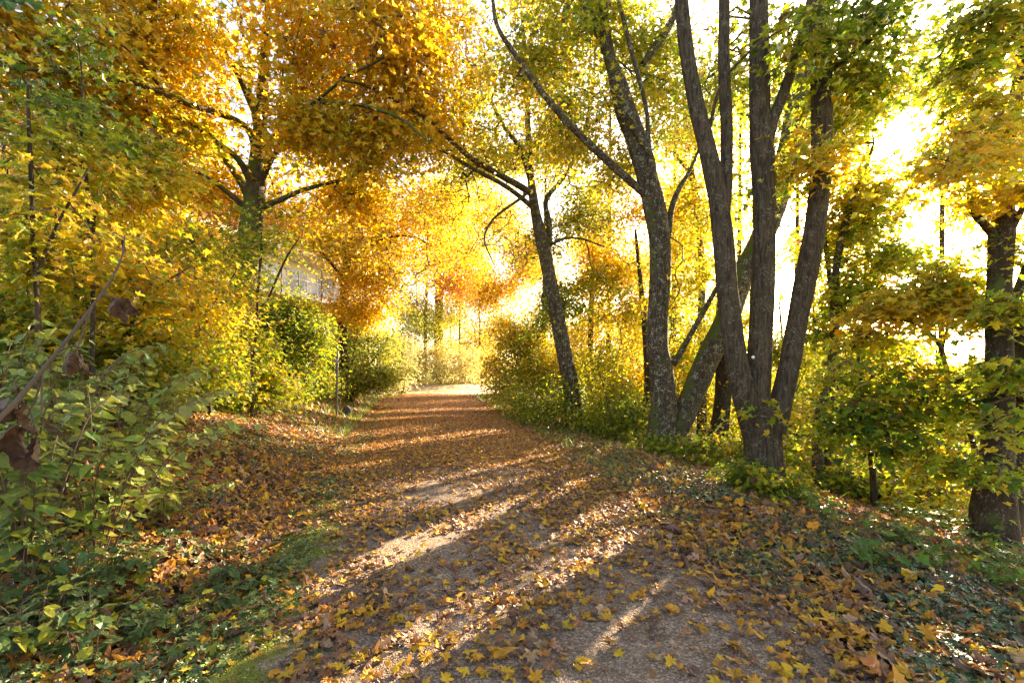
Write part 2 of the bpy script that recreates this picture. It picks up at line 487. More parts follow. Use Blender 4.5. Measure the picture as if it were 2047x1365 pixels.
def auto(base, clumps, w, Y=None):
    """stems from a base (px,py,Y) to each clump centre"""
    st = []
    for i, c in enumerate(clumps):
        px, py, Yc, rx, ry, rY, n, t = c
        x0, y0, Y0 = base
        mx = x0 * .75 + px * .25 + R.normal(0, 6); my = y0 * .5 + py * .5
        st.append([(x0 + R.normal(0, 3), y0, Y0, w), (mx, my, Y0 * .6 + Yc * .4, w * .7), (px, py + ry * .1, Yc, w * .35), (px + R.normal(0, 8), py - ry * .7, Yc, w * .15)])
    return st


def ground_py(px, Y):
    X = (px - CX) / F * Y
    return HY + (CH - float(height(X, Y))) / Y * F



# ------------------------------------------------------------------ camera, world, sun
cam = bpy.data.cameras.new('camera'); cam_o = bpy.data.objects.new('camera', cam); COL.objects.link(cam_o); scene.camera = cam_o
cam_o.location = (0, 0, CH); cam_o.rotation_euler = (math.pi / 2, 0, 0)
cam.sensor_width = 36; cam.lens = 36 * F / 2047; cam.shift_x = 0.0; cam.shift_y = (HY - 682.5) / 2047
cam.clip_end = 3000; cam.clip_start = .05
SUN_AZ = math.atan2(1785 - CX, F); SUN_EL = math.atan2((HY - 275) / F, math.hypot(1, (1785 - CX) / F))
w = bpy.data.worlds.new('World'); scene.world = w; w.use_nodes = True
sk = w.node_tree.nodes.new('ShaderNodeTexSky'); sk.sky_type = 'NISHITA'; sk.sun_disc = False
sk.sun_elevation = SUN_EL; sk.sun_rotation = SUN_AZ; sk.dust_density = 1.5; sk.air_density = 1.0
w.node_tree.links.new(sk.outputs[0], w.node_tree.nodes['Background'].inputs[0])
w.node_tree.nodes['Background'].inputs[1].default_value = 0.09
sl = bpy.data.lights.new('sun', 'SUN'); so = bpy.data.objects.new('sun', sl); COL.objects.link(so)
sl.energy = 5.0; sl.angle = rad(.5); sl.color = (1, .90, .74)
so.rotation_euler = (math.pi / 2 - SUN_EL, 0, math.pi - SUN_AZ); so.location = (40, 40, 60)
scene.view_settings.view_transform = 'Standard'; scene.view_settings.look = 'None'
scene.view_settings.exposure = EXPOSURE = 2.9; scene.view_settings.gamma = 1; scene.view_settings.use_curve_mapping = False
scene.view_settings.use_white_balance = True; scene.view_settings.white_balance_temperature = 8800; scene.view_settings.white_balance_tint = 16
cy = scene.cycles
cy.max_bounces = 14; cy.diffuse_bounces = 7; cy.transmission_bounces = 10; cy.glossy_bounces = 2; cy.transparent_max_bounces = 4
cy.caustics_reflective = False; cy.caustics_refractive = False; cy.use_denoising = True
try: cy.denoiser = 'OPENIMAGEDENOISE'
except Exception: pass
cy.sample_clamp_indirect = 8


# ------------------------------------------------------------------ ground and path
def ground_mat():
    m, t, ns, lk = nt('forest_soil')
    g = N(t, 'ShaderNodeNewGeometry'); at = N(t, 'ShaderNodeAttribute', attribute_name='Col')
    n1 = N(t, 'ShaderNodeTexNoise', i_Scale=14.0, i_Detail=6.0, i_Roughness=.7); lk.new(g.outputs['Position'], n1.inputs['Vector'])
    n2 = N(t, 'ShaderNodeTexNoise', i_Scale=2.6, i_Detail=5.0, i_Roughness=.65); lk.new(g.outputs['Position'], n2.inputs['Vector'])
    c1 = N(t, 'ShaderNodeValToRGB'); lk.new(n1.outputs['Fac'], c1.inputs[0])
    e = c1.color_ramp.elements; e[0].position = .3; e[0].color = (.03, .02, .012, 1); e[1].position = .7; e[1].color = (.13, .085, .05, 1)
    sp = N(t, 'ShaderNodeSeparateColor'); lk.new(at.outputs['Color'], sp.inputs[0])
    # moss near the path edge (green channel), meadow (blue channel), pale clearing (red channel)
    a = N(t, 'ShaderNodeMath', operation='MULTIPLY_ADD', i_1=.55); lk.new(sp.outputs['Green'], a.inputs[0]); lk.new(n2.outputs['Fac'], a.inputs[2])
    mr = N(t, 'ShaderNodeMapRange', i_1=.86, i_2=.98); lk.new(a.outputs[0], mr.inputs[0])
    m1 = N(t, 'ShaderNodeMix', data_type='RGBA'); lk.new(mr.outputs[0], m1.inputs[0]); lk.new(c1.outputs[0], m1.inputs[6]); m1.inputs[7].default_value = (.10, .13, .02, 1)
    c2 = N(t, 'ShaderNodeValToRGB'); lk.new(n1.outputs['Fac'], c2.inputs[0])
    e = c2.color_ramp.elements; e[0].position = .3; e[0].color = (.16, .22, .03, 1); e[1].position = .75; e[1].color = (.42, .42, .08, 1)
    m2 = N(t, 'ShaderNodeMix', data_type='RGBA'); lk.new(sp.outputs['Blue'], m2.inputs[0]); lk.new(m1.outputs[2], m2.inputs[6]); lk.new(c2.outputs[0], m2.inputs[7])
    m3 = N(t, 'ShaderNodeMix', data_type='RGBA'); lk.new(sp.outputs['Red'], m3.inputs[0]); lk.new(m2.outputs[2], m3.inputs[6]); m3.inputs[7].default_value = (.50, .42, .27, 1)
    b = N(t, 'ShaderNodeBump', i_Strength=.8, i_Distance=.03); lk.new(n1.outputs['Fac'], b.inputs['Height'])
    p = N(t, 'ShaderNodeBsdfPrincipled', i_Roughness=.95); lk.new(m3.outputs[2], p.inputs['Base Color']); lk.new(b.outputs[0], p.inputs['Normal'])
    p.inputs['Specular IOR Level'].default_value = .15
    o = N(t, 'ShaderNodeOutputMaterial'); lk.new(p.outputs[0], o.inputs['Surface'])
    return m


def gravel_mat():
    m, t, ns, lk = nt('fine_gravel')
    g = N(t, 'ShaderNodeNewGeometry'); at = N(t, 'ShaderNodeAttribute', attribute_name='Col')
    vo = N(t, 'ShaderNodeTexVoronoi', i_Scale=95.0); lk.new(g.outputs['Position'], vo.inputs['Vector'])
    v2 = N(t, 'ShaderNodeTexVoronoi', i_Scale=38.0); lk.new(g.outputs['Position'], v2.inputs['Vector'])
    n1 = N(t, 'ShaderNodeTexNoise', i_Scale=1.6, i_Detail=6.0, i_Roughness=.7); lk.new(g.outputs['Position'], n1.inputs['Vector'])
    n2 = N(t, 'ShaderNodeTexNoise', i_Scale=5.0, i_Detail=6.0, i_Roughness=.7); lk.new(g.outputs['Position'], n2.inputs['Vector'])
    hs = N(t, 'ShaderNodeSeparateColor'); lk.new(vo.outputs['Color'], hs.inputs[0])
    cr = N(t, 'ShaderNodeValToRGB'); lk.new(hs.outputs[0], cr.inputs[0])
    e = cr.color_ramp.elements; e[0].color = (.13, .092, .066, 1); e[1].color = (.45, .335, .245, 1)
    k = cr.color_ramp.elements.new(.6); k.color = (.23, .165, .12, 1)
    mr = N(t, 'ShaderNodeMapRange', i_1=.3, i_2=.7, i_3=.72, i_4=1.12); lk.new(n1.outputs['Fac'], mr.inputs[0])
    sc = N(t, 'ShaderNodeVectorMath', operation='SCALE'); lk.new(cr.outputs[0], sc.inputs[0]); lk.new(mr.outputs[0], sc.inputs['Scale'])
    sp = N(t, 'ShaderNodeSeparateColor'); lk.new(at.outputs['Color'], sp.inputs[0])
    a = N(t, 'ShaderNodeMath', operation='MULTIPLY_ADD', i_1=.6); lk.new(sp.outputs['Green'], a.inputs[0]); lk.new(n2.outputs['Fac'], a.inputs[2])
    m_ = N(t, 'ShaderNodeMapRange', i_1=.88, i_2=1.02); lk.new(a.outputs[0], m_.inputs[0])
    m1 = N(t, 'ShaderNodeMix', data_type='RGBA'); lk.new(m_.outputs[0], m1.inputs[0]); lk.new(sc.outputs[0], m1.inputs[6]); m1.inputs[7].default_value = (.17, .19, .03, 1)
    ad = N(t, 'ShaderNodeMath', operation='MULTIPLY_ADD', i_1=.8); lk.new(v2.outputs['Distance'], ad.inputs[0]); lk.new(vo.outputs['Distance'], ad.inputs[2])
    b = N(t, 'ShaderNodeBump', i_Strength=1.0, i_Distance=.009, invert=True); lk.new(ad.outputs[0], b.inputs['Height'])
    p = N(t, 'ShaderNodeBsdfPrincipled', i_Roughness=.9); lk.new(m1.outputs[2], p.inputs['Base Color']); lk.new(b.outputs[0], p.inputs['Normal'])
    p.inputs['Specular IOR Level'].default_value = .3
    o = N(t, 'ShaderNodeOutputMaterial'); lk.new(p.outputs[0], o.inputs['Surface'])
    return m


def grid_mesh(X, Y, Z, colr, name, mat):
    ny, nx = X.shape
    V = np.stack([X, Y, Z], -1).reshape(-1, 3)
    i = np.arange(ny - 1)[:, None] * nx; j = np.arange(nx - 1)[None]
    Q = np.stack([i + j, i + j + 1, i + nx + j + 1, i + nx + j], -1).reshape(-1, 4)
    return mesh_np(name, V, quads=Q, mats=[mat], col=colr.reshape(-1, 3))


s1 = np.concatenate([np.arange(-12, 12, .09), 12 * 1.045 ** np.arange(0, 92)])
s0 = -12 * 1.05 ** np.arange(82, 0, -1)
xs = np.concatenate([s0, s1])
ys = np.concatenate([-10 - 3 * 1.4 ** np.arange(9, -1, -1), np.arange(-10, 1, .4), np.arange(1, 14, .10), np.arange(14, 34, .22), 34 * 1.04 ** np.arange(0, 90)])
GX, GY = np.meshgrid(xs, ys)
GZ = height(GX, GY)
c_, h_ = path_c(np.minimum(GY, 28)), path_hw(GY)
dl_, dr_ = c_ - h_ - GX, GX - c_ - h_
gc = np.zeros(GX.shape + (3,))
gc[..., 1] = smooth(-.6, -.1, dl_) * (1 - smooth(.0, 1.2, dl_)) * .9
gc[..., 2] = np.maximum(smooth(8, 10, dr_), smooth(60, 80, GY))
gc[..., 0] = smooth(30, 31.5, GY) * (1 - smooth(38, 41, GY)) * (1 - smooth(3, 6, np.abs(GX + 6.5) - 5))
ground = link('ground', grid_mesh(GX, GY, GZ, gc, 'ground', ground_mat())); ground['kind'] = 'structure'
tt_ = np.linspace(-1, 1, 70); yy = np.concatenate([np.arange(-8, 1.2, .3), np.arange(1.2, 10, .07), np.arange(10, 31, .2)])
TT, YY = np.meshgrid(tt_, yy)
PXg = path_c(YY) + TT * path_hw(YY) * (1 + .05 * vnoise(np.stack([YY, TT * 0, TT * 0], -1), .9))
PZg = height(PXg, YY) + .012 - .05 * smooth(.93, 1, np.abs(TT))
pc = np.zeros(PXg.shape + (3,)); pc[..., 1] = np.maximum((1 - smooth(-1, -.30, TT)) * 1.1, .35 * smooth(.75, 1, TT))
path = link('path', grid_mesh(PXg, YY, PZg, pc, 'path', gravel_mat())); path['kind'] = 'structure'


# fallen leaves
def scatter(n, x0, x1, y0, y1, p=1.0):
    """more points close to the camera"""
    u = R.uniform(size=n); Y = (y0 ** (1 - p) + u * (y1 ** (1 - p) - y0 ** (1 - p))) ** (1 / (1 - p)) if p != 1 else y0 * (y1 / y0) ** u
    return R.uniform(x0, x1, n), Y


def edge_d(X, Y):
    c, h = path_c(np.minimum(Y, 28)), path_hw(Y)
    return c - h - X, X - c - h


def gnormal(X, Y):
    e = .05
    return np.stack([-(height(X + e, Y) - height(X - e, Y)) / (2 * e), -(height(X, Y + e) - height(X, Y - e)) / (2 * e), np.ones_like(X)], -1)


def litter_col(n, kind):
    pal = np.array([[.64, .35, .03], [.56, .25, .028], [.42, .17, .035], [.24, .115, .055], [.17, .095, .065], [.40, .24, .14]])
    wts = {'path': [.15, .16, .14, .24, .20, .11], 'verge': [.12, .20, .22, .24, .16, .06], 'far': [.10, .30, .32, .18, .06, .04]}[kind]
    i = R.choice(6, n, p=wts)
    return pal[i] * R.uniform(.7, 1.25, (n, 1)) * R.normal(1, .06, (n, 3)).clip(.8, 1.2)


lb = Buf()
def litter(X, Y, kind, size, tmpl, lift=.0, rough=.22):
    n = len(X)
    Z = height(X, Y) + .018 + R.uniform(0, .022, n) + lift
    nr = gnormal(X, Y); nr /= np.linalg.norm(nr, axis=1)[:, None]
    nr = nr + R.normal(0, rough, (n, 3)) * np.array([1, 1, .2])
    flip = R.uniform(size=n) < .45
    curl = np.where(flip, -1, 1) * R.uniform(.1, 1.5, n)
    Z = Z + np.where(flip, .01, 0)
    P = np.stack([X, Y, Z], -1); yw = R.uniform(0, 2 * math.pi, n); C = litter_col(n, kind)
    if tmpl in ('litter', 'maple'):
        pick = R.choice(4, n, p=[.34, .28, .18, .20]); dull = pick >= 1; curl = curl * np.where(dull, 1.9, 1); kinds = [tmpl, 'broad', 'shred', 'ovate']
        size = size * np.where(pick == 3, .8, 1)
        for q, kd in enumerate(kinds):
            s = pick == q; put_leaves(lb, P[s], nr[s], yw[s], size[s], C[s], kd, curl=curl[s])
    else:
        put_leaves(lb, P, nr, yw, size, C, tmpl, curl=curl)


for (n, y0, y1, tm) in ((5600, 1.5, 3.4, 'litter'), (17000, 3.4, 7, 'maple'), (46000, 7, 15, 'maplem'), (60000, 15, 31, 'rhomb')):
    X, Y = R.uniform(-1, 1, n), R.uniform(y0, y1, n)
    c, h = path_c(Y), path_hw(Y)
    X = c + X * h * 1.05
    k = vnoise(np.stack([X, Y, X * 0], -1), 1.1, 4) * .5 + vnoise(np.stack([X, Y, X * 0], -1), 3.1, 8) * .3 + R.uniform(-.6, .6, n)
    thr = -.10 if y0 < 7 else (-.5 if y0 < 15 else -9)
    thr = thr - .05 + .22 * (1 - smooth(.15, .6, np.abs(X - c) / h)) * (y0 < 15)
    thr = thr + .5 * smooth(.62, .8, (c - X) / h) * (Y < 5.5)
    s = k > thr
    X, Y = X[s], Y[s]
    litter(X, Y, 'path' if y0 < 7 else 'far', .058 * R.uniform(.45, 1.35, len(X)) ** 1.1, tm)
for (n, y0, y1, xl, tm) in ((11000, 1.3, 4, 4, 'litter'), (30000, 4, 9, 6.5, 'maple'), (50000, 9, 20, 8, 'maplem'), (26000, 20, 31, 5, 'rhomb')):
    Y = R.uniform(y0, y1, n); side = R.choice([-1, 1], n, p=[.55, .45]); d = R.uniform(0, 1, n) ** 1.3 * xl
    X = path_c(Y) + side * (path_hw(Y) * .97 + d)
    litter(X, Y, 'verge', .078 * R.uniform(.5, 1.3, n), tm, lift=.0, rough=.4)
# sprinkle of big pale maple leaves on the right verge
n = 1500; Y = R.uniform(2, 9, n); X = path_c(Y) + path_hw(Y) + R.uniform(-.3, 3.5, n)
lb2n = len(lb.V); litter(X, Y, 'path', .085 * R.uniform(.6, 1.3, n), 'litter', lift=.03, rough=.45)
leaf_litter = link('leaf_litter', lb.mesh('leaf_litter', [M_LITTER], False)); leaf_litter['kind'] = 'stuff'
leaf_litter['label'] = 'yellow and brown fallen leaves carpeting path and verges'; leaf_litter['category'] = 'leaf litter'

# loose stones of the gravel
gb = Buf(); n = 9000
Y = 1.5 + 5.5 * R.uniform(size=n) ** 1.3; X = path_c(Y) + R.uniform(-1, 1, n) * path_hw(Y)
Z = height(X, Y) + .014
oct_ = np.array([[1, 0, 0], [0, 1, 0], [-1, 0, 0], [0, -1, 0], [0, 0, .6], [.7, .7, .25], [-.7, .7, .3], [-.7, -.7, .2], [.7, -.7, .35]], float)
ot = np.array([[0, 5, 4], [5, 1, 4], [1, 6, 4], [6, 2, 4], [2, 7, 4], [7, 3, 4], [3, 8, 4], [8, 0, 4]])
sz = R.uniform(.002, .0065, n) * np.where(R.uniform(size=n) < .05, 2.1, 1)
a = R.uniform(0, 6.28, n); ca, sa = np.cos(a), np.sin(a)
Vv = oct_[None] * (1 + R.normal(0, .15, (n, 9, 3)))
Vv = np.stack([Vv[..., 0] * ca[:, None] - Vv[..., 1] * sa[:, None] * .7, Vv[..., 0] * sa[:, None] + Vv[..., 1] * ca[:, None] * .7, Vv[..., 2]], -1) * sz[:, None, None]
Vv += np.stack([X, Y, Z], -1)[:, None]
gcol = np.array([.26, .19, .145]) * R.uniform(.5, 1.6, (n, 1))
gb.add(Vv.reshape(-1, 3), T=(ot[None] + (np.arange(n) * 9)[:, None, None]).reshape(-1, 3), C=np.repeat(gcol, 9, 0))
m, t, ns, lk = nt('pebble'); at = N(t, 'ShaderNodeAttribute', attribute_name='Col'); p = N(t, 'ShaderNodeBsdfPrincipled', i_Roughness=.8)
lk.new(at.outputs['Color'], p.inputs['Base Color']); o = N(t, 'ShaderNodeOutputMaterial'); lk.new(p.outputs[0], o.inputs['Surface'])
gravel = link('gravel', gb.mesh('gravel', [m], True)); gravel['kind'] = 'stuff'

# creeping ground cover on both verges
ib = Buf()
def ivy(n, Y, X, dens_seed, thr, size, hmax, green=(.05, .115, .035)):
    P = np.stack([X, Y, X * 0], -1)
    k = vnoise(P, 1.3, dens_seed) * .6 + vnoise(P, 4.0, dens_seed + 3) * .4
    s = k > thr; X, Y, k = X[s], Y[s], k[s]; m_ = len(X)
    lv = 4
    X = np.repeat(X, lv) + R.normal(0, .045, m_ * lv); Y = np.repeat(Y, lv) + R.normal(0, .045, m_ * lv)
    hh = np.repeat(R.uniform(.03, hmax, m_), lv) * R.uniform(.6, 1.2, m_ * lv)
    n_ = m_ * lv
    Cc = np.array(green) * R.uniform(.6, 1.7, (n_, 1)) * R.normal(1, .07, (n_, 3)).clip(.75, 1.25)
    yl = R.uniform(size=n_) < .06; Cc[yl] = np.array([.38, .32, .04])
    nr = gnormal(X, Y); nr = nr + R.normal(0, .38, (n_, 3)) * [1, 1, .2]
    sz_ = size * R.uniform(.6, 1.35, n_)
    far = Y > 6
    Pp = np.stack([X, Y, height(X, Y) + hh], -1)
    for msk, kd in ((~far, 'maple'), (far, 'maplem')):
        put_leaves(ib, Pp[msk], nr[msk], R.uniform(0, 6.28, msk.sum()), sz_[msk], Cc[msk], kd, curl=R.uniform(-.2, 1.2, msk.sum()))


for (n, y0, y1) in ((3400, 1.3, 4), (5200, 4, 9), (3600, 9, 16)):
    Y = R.uniform(y0, y1, n); ivy(int(n * .8), Y[:int(n * .8)], (path_c(Y) - path_hw(Y) - R.uniform(-.1, 1, n) ** 1.0 * (3.6 + .1 * Y))[:int(n * .8)], 21, -.05, .042, .08, (.085, .135, .035))
    Y = R.uniform(y0, y1, n); d = R.uniform(-.02, 1, n) * 2.4; ivy(n, Y, path_c(Y) + path_hw(Y) + d, 33, -.10 if y0 < 9 else .1, .040, .06, (.06, .105, .045))
ivy_ground = link('ground_ivy', ib.mesh('ground_ivy', [M_IVY], False)); ivy_ground['kind'] = 'stuff'

# rank grass and herbs: clearing edge, right hand slope, far meadow
hb = Buf()
def blades(X, Y, h, wd, col, jit=.35, lean=.35):
    n = len(X); Z = height(X, Y) - .02
    a = R.uniform(0, 6.28, n); hgt = h * R.uniform(.4, 1.3, n)
    b0 = np.stack([X, Y, Z], -1); dx = np.stack([np.cos(a), np.sin(a), 0 * a], -1) * (wd / 2)
    ln = np.stack([R.normal(0, lean, n), R.normal(0, lean, n), np.ones(n)], -1) * hgt[:, None]
    mid = b0 + ln * .5 + np.array([0, 0, .0]); tip = b0 + ln * np.array([1.5, 1.5, .95])
    V = np.stack([b0 - dx, b0 + dx, mid + dx * .8, mid - dx * .8, tip], 1).reshape(-1, 3)
    T = np.array([[0, 1, 2], [0, 2, 3], [3, 2, 4]])
    T = (T[None] + (np.arange(n) * 5)[:, None, None]).reshape(-1, 3)
    C = np.array(col) * R.uniform(1 - jit, 1 + jit, (n, 1)) * R.normal(1, .1, (n, 3)).clip(.7, 1.3)
    hb.add(V, T=T, C=np.repeat(C, 5, 0))


n = 9000; X = R.uniform(-15, 1, n); Y = 37.5 + R.uniform(0, 1, n) * 8 - .1 * X; blades(X, Y, .55, .03, (.52, .47, .16))
n = 5000; Y = R.uniform(6, 30, n); X = path_c(Y) + path_hw(Y) + .2 + R.uniform(0, 1, n) ** 2 * 3; blades(X, Y, .22, .010, (.16, .26, .03))
n = 4000; Y = R.uniform(10, 30, n); X = path_c(Y) - path_hw(Y) - .2 - R.uniform(0, 1, n) ** 2 * 3; blades(X, Y, .24, .012, (.16, .26, .03))
n = 26000; u = R.uniform(size=n); Y = 3 + 34 * u ** 1.2; X = path_c(np.minimum(Y, 28)) + path_hw(Y) + 7 + R.uniform(0, 1, n) * (8 + Y); blades(X, Y, .14, .016, (.42, .46, .06))
# moss cushions on the left edge of the gravel
n = 60000; Y = 1.6 + 9 * R.uniform(size=n) ** 1.6; u_ = R.uniform(-.12, .62, n) ** 1.0; X = path_c(Y) - path_hw(Y) + u_ * 1.3
k = vnoise(np.stack([X, Y, 0 * X], -1), 2.4, 61) * .7 + vnoise(np.stack([X, Y, 0 * X], -1), 7, 66) * .4 - np.abs(u_ - .15) * .9
s_ = k > -.06; gsave = hb; hb = Buf(); blades(X[s_], Y[s_], .024, .008, (.26, .30, .04), .4, .5)
V_ = hb.V[0]; V_[:, 2] += .022
moss = link('moss', hb.mesh('moss', [M_LEAF], False)); moss['kind'] = 'stuff'; hb = gsave
grass = link('grass', hb.mesh('grass', [M_LEAF], False)); grass['kind'] = 'stuff'
# ------------------------------------------------------------------ main trees
def up(px, Y, t=0):      # a clump above the picture
    return px

# four stemmed maple
plant('maple_tree', 'big grey maple dividing low down into several tall upright stems beside the path', 'tree',
      [[(1527, 985, 6.2, 84), (1526, 930, 6.2, 72), (1524, 880, 6.2, 68), (1520, 835, 6.2, 74), (1516, 790, 6.2, 44), (1519, 700, 6.2, 44), (1524, 600, 6.2, 43), (1527, 500, 6.2, 41), (1527, 400, 6.2, 41), (1523, 300, 6.2, 46), (1519, 220, 6.2, 39), (1518, 100, 6.2, 37), (1516, -20, 6.2, 34), (1512, -300, 6.4, 24), (1505, -560, 6.6, 14)],
       [(1508, 870, 6.2, 44), (1490, 800, 6.15, 46), (1474, 730, 6.1, 42), (1462, 650, 6.1, 41), (1452, 560, 6.1, 39), (1445, 470, 6.1, 39), (1432, 380, 6.1, 36), (1412, 290, 6.1, 32), (1390, 200, 6.1, 30), (1372, 100, 6.1, 28), (1362, 0, 6.1, 26), (1350, -180, 6.1, 18), (1330, -420, 6.2, 10)],
       [(1545, 862, 6.25, 46), (1562, 800, 6.25, 40), (1580, 720, 6.25, 38), (1594, 640, 6.3, 37), (1612, 550, 6.3, 40), (1630, 450, 6.3, 38), (1640, 350, 6.3, 37), (1643, 250, 6.3, 38), (1641, 120, 6.3, 36), (1638, 0, 6.3, 34), (1640, -250, 6.5, 24), (1660, -500, 6.7, 12)],
       [(1440, 470, 6.15, 26), (1450, 400, 6.2, 22), (1451, 300, 6.25, 23), (1449, 150, 6.3, 22), (1445, 0, 6.35, 21), (1440, -250, 6.5, 14)],
       [(1525, 300, 6.2, 34), (1545, 240, 6.15, 22), (1565, 190, 6.1, 20), (1585, 130, 6.05, 18), (1605, 60, 6, 17), (1628, -20, 6, 15), (1680, -200, 5.9, 9)],
       [(1640, 150, 6.3, 18), (1700, 110, 6.1, 9), (1760, 60, 5.9, 8), (1810, -5, 5.8, 6)],
       [(1412, 290, 6.1, 8), (1440, 170, 5.9, 6), (1500, 110, 5.7, 5), (1570, 70, 5.6, 3)]],
      [(1600, 95, 5.9, 60, 60, .8, 20, .9), (1700, 170, 6.4, 75, 95, 1.0, 60, 1.0), (1580, 350, 6.8, 55, 50, .6, 16, 1.1), (1480, 120, 6.9, 60, 90, .8, 26, .9), (1700, 50, 6.0, 70, 60, .8, 30, .8),
       (1520, 815, 6.0, 24, 14, .15, 3, 1.4), (1450, -300, 6.4, 220, 90, 1.4, 24, 1.0), (1660, -260, 6.4, 160, 90, 1.4, 24, 1.2), (1600, 300, 6.0, 40, 60, .4, 8, 1.9), (1650, 300, 5.9, 30, 60, .3, 9, 2.2)],
      bark=M_BARK, sides=30, flare=.22, rough=.07, lps=16, lsize=.10, spray=.24)

# two stemmed mossy maple behind it
plant('maple_tree', 'lichen speckled maple with one upright and one mossy stem leaning behind the big maple', 'tree',
      [[(1322, 905, 9, 66), (1323, 860, 9, 54), (1327, 800, 9, 50), (1322, 740, 9, 46), (1314, 690, 9, 42), (1316, 620, 9, 40), (1320, 540, 9, 42), (1319, 480, 9, 42), (1308, 410, 9, 44), (1292, 350, 9, 40), (1272, 280, 9, 40), (1250, 220, 9, 40), (1235, 165, 9, 34), (1215, 110, 9, 20), (1190, 50, 9, 17), (1155, -10, 9, 15), (1100, -120, 9, 9)],
       [(1338, 880, 9.0, 44), (1362, 840, 9.05, 44), (1390, 775, 9.1, 44), (1418, 710, 9.15, 46), (1448, 650, 9.2, 44), (1480, 560, 9.3, 44), (1512, 500, 9.35, 42), (1545, 420, 9.4, 46), (1572, 330, 9.45, 46), (1592, 230, 9.5, 44), (1610, 110, 9.6, 42), (1632, 0, 9.7, 36), (1665, -180, 9.8, 24)],
       [(1308, 408, 9, 22), (1285, 385, 8.95, 15), (1240, 345, 8.8, 15), (1180, 290, 8.6, 14), (1130, 240, 8.4, 13), (1080, 180, 8.3, 12), (1030, 110, 8.2, 10), (995, 55, 8.1, 8), (985, 0, 8, 7), (980, -60, 7.9, 4)],
       [(1235, 190, 9, 18), (1222, 110, 9.05, 16), (1208, 30, 9.1, 18), (1200, -60, 9.1, 14)],
       [(1318, 500, 9.0, 18), (1308, 400, 8.9, 16), (1300, 320, 8.8, 14), (1275, 270, 8.75, 13), (1255, 220, 8.7, 13)],
       [(1302, 330, 8.8, 10), (1292, 230, 8.75, 8), (1270, 130, 8.7, 9), (1250, 60, 8.65, 9), (1228, -20, 8.6, 6)],
       [(1285, 130, 9.2, 14), (1310, 95, 9.2, 16), (1335, 50, 9.2, 15), (1352, 0, 9.2, 13), (1375, -80, 9.2, 8)],
       [(1345, 730, 9, 14), (1375, 680, 8.9, 11), (1410, 620, 8.8, 10), (1440, 570, 8.7, 8)],
       [(1335, 470, 9, 14), (1345, 410, 9.1, 12), (1380, 330, 9.2, 6), (1440, 220, 9.2, 6), (1500, 110, 9.2, 4)]],
      [(1200, 60, 9.7, 100, 90, 1.2, 120, 1.2), (1320, 120, 10.0, 90, 100, 1.1, 90, 1.0), (1080, 120, 9.1, 110, 120, 1.2, 140, 1.5), (1150, 250, 9.5, 90, 80, 1.0, 90, 1.3), (1290, 250, 10.1, 80, 80, .9, 45, 1.2),
       (1400, 150, 10.3, 90, 110, 1.1, 60, 1.1), (1560, 180, 10.5, 90, 120, 1.0, 60, 1.2), (1230, 330, 9.9, 60, 60, .7, 40, 1.7), (1230, -100, 9.7, 200, 60, 1.4, 40, 1.4), (1560, -90, 10.3, 160, 60, 1.4, 24, 1.2),
       (1340, 560, 9.6, 60, 70, .8, 26, 1.6), (1480, 360, 10.5, 60, 80, .7, 22, 1.6)],
      bark=M_BARK2, sides=26, flare=.30, rough=.08, lps=20, lsize=.085)

